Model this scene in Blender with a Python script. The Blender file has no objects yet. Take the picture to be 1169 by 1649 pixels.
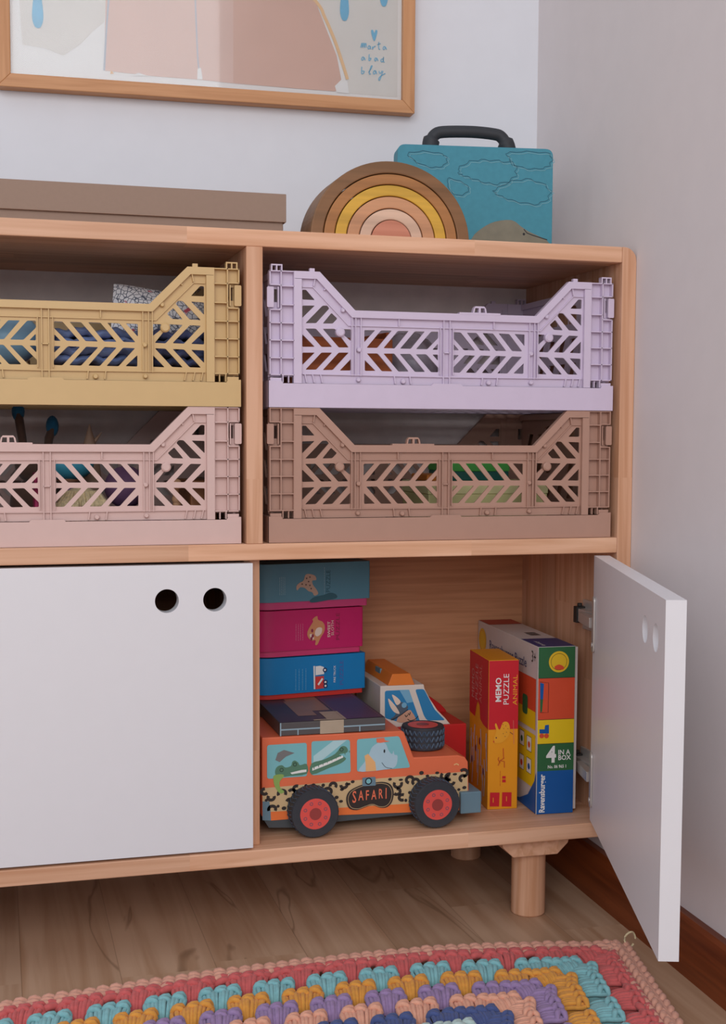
import bpy, bmesh, math, random
from mathutils import Vector, Matrix
random.seed(7)
C = bpy.context.scene.collection
pi = math.pi

# ------------------------------------------------------------------ camera
cam_d = bpy.data.cameras.new('camera')
cam = bpy.data.objects.new('camera', cam_d); C.objects.link(cam)
bpy.context.scene.camera = cam
cam.location = (-0.27581, -1.37485, 0.56924)
yaw, pitch, roll = -0.27013, -0.07144, 0.0045
cy_, sy_, cp_, sp_ = math.cos(yaw), math.sin(yaw), math.cos(pitch), math.sin(pitch)
Fw = Vector((-sy_*cp_, cy_*cp_, sp_)); Rt = Vector((cy_, sy_, 0)); Up = Rt.cross(Fw)
r_ = Rt*math.cos(roll) + Up*math.sin(roll); u_ = -Rt*math.sin(roll) + Up*math.cos(roll)
cam.rotation_euler = Matrix((r_, u_, -Fw)).transposed().to_euler()
cam_d.sensor_fit = 'VERTICAL'; cam_d.sensor_height = 36.0
cam_d.lens = 2093.67/1649*36.0
cam_d.shift_x = 10.2/1649; cam_d.shift_y = 30.4/1649
cam_d.clip_start = 0.02

# ------------------------------------------------------------------ light
world = bpy.data.worlds.new('world'); bpy.context.scene.world = world
world.use_nodes = True
bg = world.node_tree.nodes['Background']
bg.inputs[0].default_value = (0.86, 0.90, 1.0, 1); bg.inputs[1].default_value = 0.66

def area(name, loc, target, size, sy, power, col):
    d = bpy.data.lights.new(name, 'AREA'); d.shape = 'RECTANGLE'; d.size = size; d.size_y = sy
    d.energy = power; d.color = col
    o = bpy.data.objects.new(name, d); C.objects.link(o); o.location = loc
    o.rotation_euler = (Vector(target)-Vector(loc)).to_track_quat('-Z', 'Y').to_euler()
    return o
area('window_daylight', (-0.75, -3.1, 1.70), (0.05, 0.1, 0.5), 2.6, 1.7, 46, (0.97, 0.98, 1.0))
vs = bpy.context.scene.view_settings
vs.view_transform = 'Standard'; vs.look = 'None'; vs.gamma = 1; vs.use_curve_mapping = False
vs.exposure = 0.10

# ------------------------------------------------------------------ materials
def lin(v):
    v /= 255.0
    return v/12.92 if v <= 0.04045 else ((v+0.055)/1.055)**2.4
def col(r, g, b, k=1.0):
    return (min(lin(r)*k, 0.95), min(lin(g)*k, 0.95), min(lin(b)*k, 0.95), 1)
MATS = {}
def mat(name, rgb, rough=0.55, k=1.0, metal=0.0, var=0.06, scale=40, bump=0.0, spec=0.4, sheen=0):
    if name in MATS: return MATS[name]
    m = bpy.data.materials.new(name); m.use_nodes = True; MATS[name] = m
    nt = m.node_tree; b = nt.nodes['Principled BSDF']
    b.inputs['Roughness'].default_value = rough; b.inputs['Metallic'].default_value = metal
    b.inputs['Specular IOR Level'].default_value = spec
    if sheen: b.inputs['Sheen Weight'].default_value = sheen
    tc = nt.nodes.new('ShaderNodeTexCoord'); nz = nt.nodes.new('ShaderNodeTexNoise')
    nz.inputs['Scale'].default_value = scale; nz.inputs['Detail'].default_value = 4
    nt.links.new(tc.outputs['Object'], nz.inputs['Vector'])
    rp = nt.nodes.new('ShaderNodeValToRGB')
    c0 = col(*rgb, k)
    rp.color_ramp.elements[0].position = 0.3; rp.color_ramp.elements[1].position = 0.7
    rp.color_ramp.elements[0].color = tuple(x*(1-var) for x in c0[:3])+(1,)
    rp.color_ramp.elements[1].color = tuple(min(x*(1+var), 1) for x in c0[:3])+(1,)
    nt.links.new(nz.outputs['Fac'], rp.inputs['Fac']); nt.links.new(rp.outputs['Color'], b.inputs['Base Color'])
    if bump:
        bp = nt.nodes.new('ShaderNodeBump'); bp.inputs['Strength'].default_value = bump; bp.inputs['Distance'].default_value = 0.001
        nt.links.new(nz.outputs['Fac'], bp.inputs['Height']); nt.links.new(bp.outputs['Normal'], b.inputs['Normal'])
    return m

def wood(name, light, dark, along='X', across='Y', rough=0.5, stave=(0.32, 0.045), svar=0.14, k=1.0, gscale=1.0, vein=0.0, veincol=(110, 80, 55), shift=0.0, bump=0.15):
    """laminated wood: staves with their own tone, fine stretched grain, optional dark veins"""
    if name in MATS: return MATS[name]
    m = bpy.data.materials.new(name); m.use_nodes = True; MATS[name] = m
    nt = m.node_tree; N = nt.nodes; L = nt.links; b = N['Principled BSDF']
    b.inputs['Roughness'].default_value = rough; b.inputs['Specular IOR Level'].default_value = 0.35
    tc = N.new('ShaderNodeTexCoord'); sp = N.new('ShaderNodeSeparateXYZ'); L.new(tc.outputs['Object'], sp.inputs[0])
    def math_(op, a, bb=None):
        n = N.new('ShaderNodeMath'); n.operation = op
        for i, v in enumerate((a, bb)):
            if v is None: continue
            if isinstance(v, (int, float)): n.inputs[i].default_value = v
            else: L.new(v, n.inputs[i])
        return n.outputs[0]
    A = sp.outputs[along]; X = sp.outputs[across]
    row = math_('FLOOR', math_('DIVIDE', math_('ADD', X, shift), stave[1]))
    wn = N.new('ShaderNodeTexWhiteNoise'); wn.noise_dimensions = '1D'; L.new(row, wn.inputs['W'])
    cell = math_('FLOOR', math_('ADD', math_('DIVIDE', A, stave[0]), math_('MULTIPLY', wn.outputs['Value'], 7.3)))
    cv = N.new('ShaderNodeCombineXYZ'); L.new(row, cv.inputs[0]); L.new(cell, cv.inputs[1])
    wn2 = N.new('ShaderNodeTexWhiteNoise'); wn2.noise_dimensions = '3D'; L.new(cv.outputs[0], wn2.inputs['Vector'])
    # grain
    mp = N.new('ShaderNodeMapping'); L.new(tc.outputs['Object'], mp.inputs['Vector'])
    sc = {'X': 90.0, 'Y': 90.0, 'Z': 90.0}; sc[along] = 4.0
    mp.inputs['Scale'].default_value = (sc['X']*gscale, sc['Y']*gscale, sc['Z']*gscale)
    ad = N.new('ShaderNodeVectorMath'); ad.operation = 'ADD'; L.new(mp.outputs[0], ad.inputs[0])
    sc2 = N.new('ShaderNodeVectorMath'); sc2.operation = 'SCALE'; L.new(wn2.outputs['Color'], sc2.inputs[0]); sc2.inputs['Scale'].default_value = 30
    L.new(sc2.outputs[0], ad.inputs[1])
    nz = N.new('ShaderNodeTexNoise'); nz.inputs['Scale'].default_value = 1.0; nz.inputs['Detail'].default_value = 5; nz.inputs['Distortion'].default_value = 0.6
    L.new(ad.outputs[0], nz.inputs['Vector'])
    rp = N.new('ShaderNodeValToRGB'); rp.color_ramp.elements[0].position = 0.32; rp.color_ramp.elements[1].position = 0.62
    rp.color_ramp.elements[0].color = col(*dark, k); rp.color_ramp.elements[1].color = col(*light, k)
    L.new(nz.outputs['Fac'], rp.inputs['Fac'])
    hs = N.new('ShaderNodeHueSaturation'); L.new(rp.outputs['Color'], hs.inputs['Color'])
    mr = N.new('ShaderNodeMapRange'); L.new(wn2.outputs['Value'], mr.inputs['Value'])
    mr.inputs['To Min'].default_value = 1-svar; mr.inputs['To Max'].default_value = 1+svar*0.5
    L.new(mr.outputs[0], hs.inputs['Value'])
    out = hs.outputs['Color']
    if vein:
        mp2 = N.new('ShaderNodeMapping'); L.new(tc.outputs['Object'], mp2.inputs['Vector'])
        s3 = {'X': 13.0, 'Y': 13.0, 'Z': 13.0}; s3[along] = 2.0
        mp2.inputs['Scale'].default_value = (s3['X'], s3['Y'], s3['Z'])
        ad2 = N.new('ShaderNodeVectorMath'); ad2.operation = 'ADD'; L.new(mp2.outputs[0], ad2.inputs[0]); L.new(sc2.outputs[0], ad2.inputs[1])
        nv = N.new('ShaderNodeTexNoise'); nv.inputs['Scale'].default_value = 1.0; nv.inputs['Detail'].default_value = 3; nv.inputs['Distortion'].default_value = 1.2
        L.new(ad2.outputs[0], nv.inputs['Vector'])
        d = math_('ABSOLUTE', math_('SUBTRACT', nv.outputs['Fac'], 0.66))
        rv = N.new('ShaderNodeMapRange'); L.new(d, rv.inputs['Value']); rv.inputs['From Max'].default_value = 0.022
        rv.inputs['To Min'].default_value = vein; rv.inputs['To Max'].default_value = 0
        mx = N.new('ShaderNodeMixRGB'); L.new(rv.outputs[0], mx.inputs['Fac']); L.new(out, mx.inputs['Color1']); mx.inputs['Color2'].default_value = col(*veincol)
        # seams between the boards
        fr = math_('FRACT', math_('DIVIDE', math_('ADD', X, shift), stave[1]))
        e = math_('LESS_THAN', fr, 0.010)
        mx2 = N.new('ShaderNodeMixRGB'); L.new(math_('MULTIPLY', e, 0.35), mx2.inputs['Fac']); L.new(mx.outputs[0], mx2.inputs['Color1']); mx2.inputs['Color2'].default_value = col(90, 65, 45)
        out = mx2.outputs[0]
    L.new(out, b.inputs['Base Color'])
    if bump:
        bp = N.new('ShaderNodeBump'); bp.inputs['Strength'].default_value = bump; bp.inputs['Distance'].default_value = 0.0004
        L.new(nz.outputs['Fac'], bp.inputs['Height']); L.new(bp.outputs['Normal'], b.inputs['Normal'])
    return m

# ------------------------------------------------------------------ mesh tools
def frame(kind='front', d=0.0):
    """(u,v,w) -> local xyz.  front: u=x, v=z, w towards the viewer (-y)."""
    if kind == 'front': return lambda u, v, w: Vector((u, d-w, v))
    if kind == 'back':  return lambda u, v, w: Vector((-u, d+w, v))
    if kind == 'top':   return lambda u, v, w: Vector((u, v, d+w))
    if kind == 'left':  return lambda u, v, w: Vector((d-w, -u, v))     # u runs away from the back (towards viewer = +u)
    if kind == 'right': return lambda u, v, w: Vector((d+w, u, v))
class MB:
    def __init__(s): s.v = []; s.f = []; s.m = []; s.cur = 0
    def add(s, vs, fs, mi=None):
        o = len(s.v); s.v += [tuple(x) for x in vs]
        mi = s.cur if mi is None else mi
        for f in fs: s.f.append(tuple(i+o for i in f)); s.m.append(mi)
    def box(s, a, b, mi=None, rz=0, at=None):
        x0, y0, z0 = a; x1, y1, z1 = b
        vs = [Vector((x, y, z)) for z in (z0, z1) for (x, y) in ((x0, y0), (x1, y0), (x1, y1), (x0, y1))]
        if rz:
            c = Vector(((x0+x1)/2, (y0+y1)/2, 0)) if at is None else Vector(at)
            R = Matrix.Rotation(rz, 3, 'Z'); vs = [R @ (v-c)+c for v in vs]
        s.add(vs, [(3, 2, 1, 0), (4, 5, 6, 7), (0, 1, 5, 4), (1, 2, 6, 5), (2, 3, 7, 6), (3, 0, 4, 7)], mi)
    def plate(s, outer, F, w0, w1, holes=(), mi=None, flat=False):
        """polygon (with holes) extruded from depth w0 to w1 in frame F"""
        loops = [list(outer)]+[list(h) for h in holes]
        def area_(p): return sum(p[i][0]*p[(i+1) % len(p)][1]-p[(i+1) % len(p)][0]*p[i][1] for i in range(len(p)))
        if area_(loops[0]) < 0: loops[0].reverse()
        for h in loops[1:]:
            if area_(h) > 0: h.reverse()
        pts = [p for l in loops for p in l]; n = len(pts)
        bm = bmesh.new(); bv = [bm.verts.new((p[0], p[1], 0)) for p in pts]; o = 0
        for l in loops:
            for i in range(len(l)): bm.edges.new((bv[o+i], bv[o+(i+1) % len(l)]))
            o += len(l)
        bm.verts.index_update()
        bmesh.ops.triangle_fill(bm, edges=bm.edges[:], use_beauty=True, use_dissolve=False, normal=(0, 0, 1))
        tris = [tuple(v.index for v in f.verts) for f in bm.faces]; bm.free()
        def orient(t):
            a, b, c = (pts[i] for i in t)
            return t if (b[0]-a[0])*(c[1]-a[1])-(c[0]-a[0])*(b[1]-a[1]) > 0 else (t[2], t[1], t[0])
        tris = [orient(t) for t in tris]
        vs = [F(p[0], p[1], w1) for p in pts]; fs = list(tris)
        if not flat:
            vs += [F(p[0], p[1], w0) for p in pts]
            fs += [(t[2]+n, t[1]+n, t[0]+n) for t in tris]
            o = 0
            for l in loops:
                k = len(l)
                for i in range(k):
                    a, b = o+i, o+(i+1) % k
                    fs.append((a, a+n, b+n, b))
                o += k
        s.add(vs, fs, mi)
    def tube(s, path, r, n=8, mi=None, cap=True, closed=False, flat=1.0):
        path = [Vector(p) for p in path]; m = len(path)
        rs = r if isinstance(r, (list, tuple)) else [r]*m
        up = Vector((0, 0, 1)); vs = []; fs = []
        for i, p in enumerate(path):
            if closed: t = path[(i+1) % m]-path[i-1]
            else: t = path[min(i+1, m-1)]-path[max(i-1, 0)]
            if t.length < 1e-9: t = Vector((1, 0, 0))
            t.normalize(); a = t.cross(up)
            if a.length < 1e-3: a = t.cross(Vector((0, 1, 0)))
            a.normalize(); b = a.cross(t)
            for j in range(n):
                th = 2*pi*j/n; vs.append(p+a*(rs[i]*math.cos(th))+b*(rs[i]*flat*math.sin(th)))
        for i in range(m if closed else m-1):
            for j in range(n):
                i2 = (i+1) % m
                fs.append((i*n+j, i2*n+j, i2*n+(j+1) % n, i*n+(j+1) % n))
        if cap and not closed:
            fs.append(tuple(range(n))); fs.append(tuple((m-1)*n+j for j in reversed(range(n))))
        s.add(vs, fs, mi)
    def cyl(s, c, r, h, axis='Z', n=32, mi=None, prof=None):
        """solid of revolution: prof = [(radius, height)...] from base"""
        prof = prof or [(r, 0), (r, h)]; vs = []; fs = []
        for (rr, hh) in prof:
            for j in range(n):
                th = 2*pi*j/n; a, b = rr*math.cos(th), rr*math.sin(th)
                p = {'Z': (a, b, hh), 'Y': (a, -hh, b), 'X': (hh, a, b)}[axis]
                vs.append(Vector(c)+Vector(p))
        for i in range(len(prof)-1):
            for j in range(n):
                fs.append((i*n+j, i*n+(j+1) % n, (i+1)*n+(j+1) % n, (i+1)*n+j))
        fs.append(tuple(reversed(range(n)))); fs.append(tuple((len(prof)-1)*n+j for j in range(n)))
        s.add(vs, fs, mi)
    def ball(s, c, r, n=16, mi=None, sc=(1, 1, 1), noise=0.0, R=None):
        vs = []; fs = []; k = n//2
        for i in range(k+1):
            ph = pi*i/k
            for j in range(n):
                th = 2*pi*j/n; q = Vector((math.sin(ph)*math.cos(th), math.sin(ph)*math.sin(th), math.cos(ph)))
                rr = r*(1+noise*(math.sin(5*th+3*ph)+math.sin(9*ph-4*th)+random.uniform(-.6, .6)*(0 < i < k))/3)
                q = Vector((q.x*sc[0], q.y*sc[1], q.z*sc[2]))*rr
                if R: q = R @ q
                vs.append(Vector(c)+q)
        for i in range(k):
            for j in range(n): fs.append((i*n+j, (i+1)*n+j, (i+1)*n+(j+1) % n, i*n+(j+1) % n))
        s.add(vs, fs, mi)
    def text(s, txt, F, u, v, size, w=0.0004, mi=None, rot=0.0, sx=1.0, align='LEFT', bold=0.0, shear=0.0, jig=None):
        cu = bpy.data.curves.new('t', 'FONT'); cu.body = txt; cu.size = 1; cu.align_x = align; cu.resolution_u = 2
        cu.offset = bold; cu.shear = shear
        o = bpy.data.objects.new('t', cu); C.objects.link(o)
        dg = bpy.context.evaluated_depsgraph_get(); me = o.evaluated_get(dg).to_mesh()
        cs, sn = math.cos(rot), math.sin(rot)
        vs = []
        for q in me.vertices:
            a, b = q.co.x*size*sx, q.co.y*size
            if jig: a, b = jig(a, b)
            vs.append(F(u+a*cs-b*sn, v+a*sn+b*cs, w))
        fs = [tuple(p.vertices) for p in me.polygons]
        # face orientation: make them look along +w
        n = (F(0, 0, 1)-F(0, 0, 0))
        fs2 = []
        for f in fs:
            nn = (vs[f[1]]-vs[f[0]]).cross(vs[f[2]]-vs[f[0]])
            fs2.append(f if nn.dot(n) >= 0 else tuple(reversed(f)))
        s.add(vs, fs2, mi)
        o.to_mesh_clear(); bpy.data.objects.remove(o); bpy.data.curves.remove(cu)
    def stroke(s, pts, F, wd, w=0.0004, mi=None, closed=False):
        """flat painted line of width wd"""
        P = [Vector((a[0], a[1])) for a in pts]; n = len(P); L = []; R_ = []
        for i, p in enumerate(P):
            if closed: t = P[(i+1) % n]-P[i-1]
            else: t = P[min(i+1, n-1)]-P[max(i-1, 0)]
            if t.length < 1e-9: t = Vector((1, 0))
            t.normalize(); q = Vector((-t.y, t.x))*wd/2
            L.append(p+q); R_.append(p-q)
        vs = [F(a.x, a.y, w) for a in L]+[F(a.x, a.y, w) for a in R_]
        fs = [(i, i+n, (i+1) % n+n, (i+1) % n) for i in range(n if closed else n-1)]
        s.add(vs, fs, mi)
    def build(s, name, mats, parent=None, bevel=0, seg=2, smooth=False, angle=35, loc=None):
        me = bpy.data.meshes.new(name); me.from_pydata(s.v, [], s.f)
        if not isinstance(mats, (list, tuple)): mats = [mats]
        for m in mats: me.materials.append(m)
        for p, mi in zip(me.polygons, s.m): p.material_index = min(mi, len(mats)-1)
        me.validate(); me.update()
        o = bpy.data.objects.new(name, me); C.objects.link(o)
        if parent: o.parent = parent
        if loc: o.location = loc
        if smooth:
            for p in me.polygons: p.use_smooth = True
            me.set_sharp_from_angle(angle=math.radians(angle))
        if bevel:
            md = o.modifiers.new('bevel', 'BEVEL'); md.width = bevel; md.segments = seg; md.limit_method = 'ANGLE'; md.angle_limit = math.radians(40)
            md.harden_normals = False
        return o
def round_poly(p, r, seg=3):
    out = []; n = len(p)
    for i in range(n):
        a, b, c = Vector(p[i-1]), Vector(p[i]), Vector(p[(i+1) % n])
        d1 = a-b; d2 = c-b; l1, l2 = d1.length, d2.length
        if l1 < 1e-7 or l2 < 1e-7: out.append(tuple(b)); continue
        k = min(r, l1*0.45, l2*0.45); s_ = b+d1/l1*k; e = b+d2/l2*k
        for j in range(seg+1):
            t = j/seg; q = s_*(1-t)**2+b*2*t*(1-t)+e*t*t; out.append((q.x, q.y))
    return out
def rect(x0, y0, x1, y1): return [(x0, y0), (x1, y0), (x1, y1), (x0, y1)]
def circle(cx, cy, r, n=24, ry=None):
    ry = ry or r; return [(cx+r*math.cos(2*pi*i/n), cy+ry*math.sin(2*pi*i/n)) for i in range(n)]
def smooth_curve(p, k=5, closed=False):
    P = [Vector(q) for q in p]; n = len(P); out = []
    rng = range(n) if closed else range(n-1)
    for i in rng:
        p0 = P[i-1] if closed or i > 0 else P[0]; p1 = P[i]; p2 = P[(i+1) % n]; p3 = P[(i+2) % n] if closed else P[min(i+2, n-1)]
        for j in range(k):
            t = j/k
            out.append(0.5*((2*p1)+(-p0+p2)*t+(2*p0-5*p1+4*p2-p3)*t*t+(-p0+3*p1-3*p2+p3)*t**3))
    if not closed: out.append(P[-1])
    return [tuple(q) for q in out]

def thing(name, label, cat, loc=(0, 0, 0), rz=0, group=None):
    o = bpy.data.objects.new(name, None); C.objects.link(o); o.location = loc; o.rotation_euler = (0, 0, rz)
    o.empty_display_size = 0.02
    o['label'] = label; o['category'] = cat
    if group: o['group'] = group
    return o
def tag(o, label, cat, group=None):
    o['label'] = label; o['category'] = cat
    if group: o['group'] = group
    return o
def structure(o): o['kind'] = 'structure'; return o

# ------------------------------------------------------------------ dimensions (metres)
T = 0.0178                      # board thickness
ZTU, ZM, ZB = 0.7713, 0.4547, 0.1179   # underside of top, top of shelf, top of bottom board
WI = 0.42; DEP = 0.2877
ZTOP = ZTU+T
WYAW = -0.0284                  # the room is turned a touch against the cabinet
RE = Vector((math.cos(WYAW), math.sin(WYAW), 0)); RD = Vector((-math.sin(WYAW), math.cos(WYAW), 0))
CORNER = Vector((0.4470, 0.3160, 0))
WX0 = CORNER-RD*0.316

# ------------------------------------------------------------------ room
m_wall = mat('wall_paint_white', (224, 224, 228), 0.8, var=0.012, scale=30, bump=0.12)
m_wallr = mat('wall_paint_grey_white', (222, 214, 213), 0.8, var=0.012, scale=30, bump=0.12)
m_floor = wood('laminate_floor', (196, 162, 134), (172, 134, 104), along='Y', across='X', rough=0.42, stave=(0.42, 0.1015), svar=0.12, vein=0.55, shift=0.0560+0.1015*20, gscale=0.5, bump=0.0)
m_base = wood('baseboard_wood', (128, 62, 28), (98, 42, 16), along='Y', across='Z', rough=0.4, stave=(3, 1), svar=0, bump=0.1)
def wallpiece(name, a, b, m, kind=None):
    """a box in room axes: (along back wall u, away from viewer v, z), origin at the corner"""
    mb = MB(); vs = []
    mb.box(a, b); o = mb.build(name, m); o.location = (CORNER.x, CORNER.y, 0); o.rotation_euler = (0, 0, WYAW)
    structure(o); return o
fl = MB(); fl.box((-3.0, -3.2, -0.02), (0.75, 0.8, 0)); structure(fl.build('floor', m_floor))
wallpiece('wall_back', (-3.2, 0, 0), (0.08, 0.08, 2.5), m_wall)
wallpiece('wall_right', (0, -3.2, 0), (0.08, 0.0, 2.5), m_wallr)
def baseboard(name, horizontal):
    mb = MB(); h = 0.0635; t = 0.013
    prof = [(0, 0), (t, 0), (t, h-0.004), (t-0.004, h), (0, h)]
    if horizontal: F = lambda u, v, w: Vector((w, -u, v)); L = (-3.2, -t)
    else: F = lambda u, v, w: Vector((-u, -w, v)); L = (0, 3.2)
    mb.plate(prof, F, *L)
    mb.v = mb.v
    o = mb.build(name, m_base); o.location = (CORNER.x, CORNER.y, 0); o.rotation_euler = (0, 0, WYAW); return structure(o)
baseboard('baseboard_right', False); baseboard('baseboard_back', True)

# ------------------------------------------------------------------ cabinet
PL, PD = (228, 180, 147), (206, 152, 116)
w_x = wood('pine_along_x', PL, PD, 'X', 'Y', shift=0.013)
w_z = wood('pine_along_z', (218, 170, 138), (196, 142, 106), 'Z', 'Y', stave=(0.30, 0.045), shift=0.01)
w_y = wood('pine_along_y', PL, PD, 'Y', 'X')
w_back = wood('backboard_veneer', (204, 146, 106), (186, 128, 90), 'X', 'Z', stave=(3, 3), svar=0, gscale=1.6)
m_door = mat('door_white_paint', (226, 224, 227), 0.38, var=0.006, spec=0.5)
m_edge = mat('door_edge_white', (234, 233, 236), 0.4, var=0.006)
m_met = mat('hinge_metal', (206, 200, 194), 0.32, metal=0.55, var=0.05)
m_dark = mat('screw_dark', (40, 36, 34), 0.5)
cab = thing('storage_cabinet', 'light pine toy cabinet on short round legs with white doors', 'cabinet', (0, 0, 0))
LX = -T-WI                       # inner left face
mb = MB(); mb.box((LX, 0, ZTU), (WI, DEP, ZTOP)); mb.build('top_panel', w_x, cab, bevel=0.0012)
def side_panel(sign):
    mb = MB()
    x0, x1 = (WI, WI+T) if sign > 0 else (LX-T, LX)
    o_, i_ = (x1, x0) if sign > 0 else (x0, x1)
    p = [(i_, ZB-T), (o_, ZB-T), (o_, ZTOP), (i_, ZTOP)]
    r = 0.0155; s = sign; pts = [(i_, ZB-T)]
    for k in range(7):
        a = -pi/2+k*pi/12; pts.append((o_-s*r+s*r*math.cos(a), ZB-T+r+r*math.sin(a)))
    for k in range(7):
        a = k*pi/12; pts.append((o_-s*r+s*r*math.cos(a), ZTOP-r+r*math.sin(a)))
    pts.append((i_, ZTOP))
    mb.plate(pts, frame('front', 0), -DEP, 0)
    return mb.build('side_panel', w_z, cab, bevel=0.0012)
side_panel(1); side_panel(-1)
mb = MB(); mb.box((-T, 0, ZM), (0, DEP, ZTU)); mb.build('divider', w_z, cab, bevel=0.0008)
mb = MB(); mb.box((-T, T+0.0005, ZB), (0, DEP-0.006, ZM-T)); mb.build('divider', w_z, cab, bevel=0.0008)
mb = MB(); mb.box((LX, 0, ZM-T), (WI, DEP, ZM)); mb.build('shelf', w_x, cab, bevel=0.0012)
mb = MB(); mb.box((LX, 0, ZB-T), (WI, DEP, ZB)); mb.build('bottom_panel', w_x, cab, bevel=0.0012)
mb = MB(); mb.box((LX, DEP-0.006, ZB), (WI, DEP-0.001, ZM-T)); mb.build('back_panel', w_back, cab)
mb = MB(); mb.box((LX, DEP-0.006, ZM), (WI, DEP-0.001, ZTU)); mb.build('back_panel', mat('backboard_grey', (232, 218, 214), 0.6), cab)['label'] = 'grey back board behind the crates'
# legs and the bars they are fixed to
for x in (0.331, LX-T+0.107):
    mb = MB()
    mb.plate([(x-0.044, ZB-T), (x+0.044, ZB-T), (x+0.041, ZB-T-0.010), (x+0.028, ZB-T-0.0225), (x-0.028, ZB-T-0.0225), (x-0.041, ZB-T-0.010)], frame('front', 0.018), -0.262, 0)
    mb.build('leg_bar', w_y, cab, bevel=0.001)
    for y in (0.046, 0.262):
        mb = MB(); R_ = 0.0203; H_ = ZB-T-0.0225
        mb.cyl((x+0.003, y, 0), 0, 0, prof=[(R_-0.0015, 0), (R_, 0.0015), (R_, H_)], n=48)
        mb.build('leg', w_z, cab, smooth=True)
# doors: local x from free edge 0 to hinge edge DW, local y thickness 0..T, outer face at y=0
DW = 0.4185; DZ0, DZ1 = ZB+0.003, ZM-T-0.003
def door(name):
    mb = MB()
    F = frame('front', 0)
    hs = [circle(0.0412+0.0127*0, 0.3955, 0.0127, 40), circle(0.0925, 0.3955, 0.0127, 40)]
    mb.plate(rect(0, DZ0, DW, DZ1), F, -T+0.0002, 0, holes=hs)
    o = mb.build(name, [m_door], cab); return o
dl = door('door'); dl.location = (-0.0112, 0, 0); dl.scale = (-1, 1, 1)
do = door('door')
# free inner corner (.2666,-.3940), direction to hinge (.3025,.9531)
dirv = Vector((0.3025, 0.9531, 0)); ang = math.atan2(dirv.y, dirv.x)
outn = Vector((dirv.y, -dirv.x, 0))          # outer face normal (towards +x)
do.location = Vector((0.2666, -0.3940, 0))+outn*T; do.rotation_euler = (0, 0, ang)
do['label'] = 'open white door swung out on its hinges'
dl['label'] = 'closed white door with two round finger holes'
# concealed hinges on the open door (local to the door: inner face at y=T)
for z in (0.3545, 0.1715):
    mb = MB()
    mb.plate(round_poly(rect(-0.0065, -0.0325, 0.0065, 0.0325), 0.006, 5), lambda u, v, w: Vector((DW-0.012+u, T+w, z+v)), 0.0, 0.0022)
    mb.cyl((DW-0.012, T+0.002, z+0.024), 0.003, 0.0012, axis='Y', n=14); mb.cyl((DW-0.012, T+0.0034, z-0.024), 0.003, 0.0012, axis='Y', n=14)
    mb.build('hinge_plate', m_met, do, bevel=0.0004, smooth=True)
    # arm on the side panel
    mb = MB()
    mb.box((WI-0.0135, 0.024, z-0.0080), (WI-0.0035, 0.074, z+0.0080))
    mb.box((WI-0.0035, 0.026, z-0.018), (WI-0.0003, 0.082, z+0.018))
    mb.plate([(0.0, 0.0), (0.052, 0.010), (0.052, 0.016), (0.0, 0.010)], lambda u, v, w: Vector((WI-0.031+v*1.1, 0.006+u, z+w)), -0.006, 0.006)
    mb.build('hinge_arm', m_met, cab, bevel=0.0006)
    mb = MB(); mb.box((WI-0.015, 0.0745, z-0.0100), (WI-0.0032, 0.084, z+0.0100)); mb.cyl((WI-0.009, 0.079, z+0.0100), 0.003, 0.004, n=12)
    mb.build('hinge_screw', m_dark, cab, bevel=0.0006)

# ------------------------------------------------------------------ crates
CW, CH = 0.4062, 0.1464
CD = 0.262
def mirror(pts): return [(CW-x, z) for x, z in pts]
HOLES = [
 [(0.0382,0.127),(0.0424,0.1272),(0.0523,0.1164),(0.0383,0.1165)],
 [(0.0383,0.1101),(0.0523,0.1105),(0.0383,0.0968)],
 [(0.061,0.1108),(0.066,0.1109),(0.0686,0.1079),(0.0538,0.0916),(0.0417,0.0912)],
 [(0.0709,0.1032),(0.0777,0.0972),(0.0725,0.0917),(0.0611,0.0914)],
 [(0.0417,0.0854),(0.0535,0.0857),(0.072,0.0663),(0.0598,0.066)],
 [(0.0383,0.0794),(0.0524,0.066),(0.0383,0.0657)],
 [(0.0611,0.0857),(0.0748,0.0861),(0.0907,0.0662),(0.0793,0.0659)],
 [(0.0837,0.0859),(0.0929,0.086),(0.0929,0.0731),(0.0831,0.0811)],
 [(0.0384,0.0595),(0.0524,0.0598),(0.0384,0.046)],
 [(0.0598,0.06),(0.072,0.0602),(0.054,0.0413),(0.0418,0.0411)],
 [(0.0793,0.0604),(0.0907,0.0606),(0.0727,0.0413),(0.0612,0.041)],
 [(0.093,0.0537),(0.0931,0.0411),(0.0804,0.0408)],
 [(0.1082,0.0855),(0.1208,0.0858),(0.1082,0.0721)],
 [(0.1272,0.0856),(0.14,0.0859),(0.1233,0.0664),(0.1108,0.0663)],
 [(0.1468,0.0857),(0.1595,0.0859),(0.1434,0.0663),(0.1303,0.0663)],
 [(0.1666,0.0857),(0.1783,0.0858),(0.1622,0.0663),(0.1495,0.0662)],
 [(0.1855,0.0858),(0.1941,0.086),(0.1941,0.0789),(0.1815,0.0662),(0.1681,0.0661)],
 [(0.1938,0.0727),(0.1939,0.0659),(0.1873,0.0659)],
 [(0.1089,0.0531),(0.1215,0.0412),(0.109,0.041)],
 [(0.1112,0.0602),(0.1237,0.0604),(0.1411,0.041),(0.1285,0.041)],
 [(0.1303,0.0604),(0.1429,0.0607),(0.1598,0.0411),(0.1478,0.0409)],
 [(0.1492,0.0604),(0.1616,0.0607),(0.1791,0.0411),(0.167,0.0409)],
 [(0.1678,0.0604),(0.1801,0.0607),(0.1947,0.0459),(0.1947,0.041),(0.1859,0.0409)],
 [(0.1873,0.0605),(0.1941,0.0606),(0.1942,0.0535)],
]
HOLES = [round_poly(h, 0.0013, 3) for h in HOLES]
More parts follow.
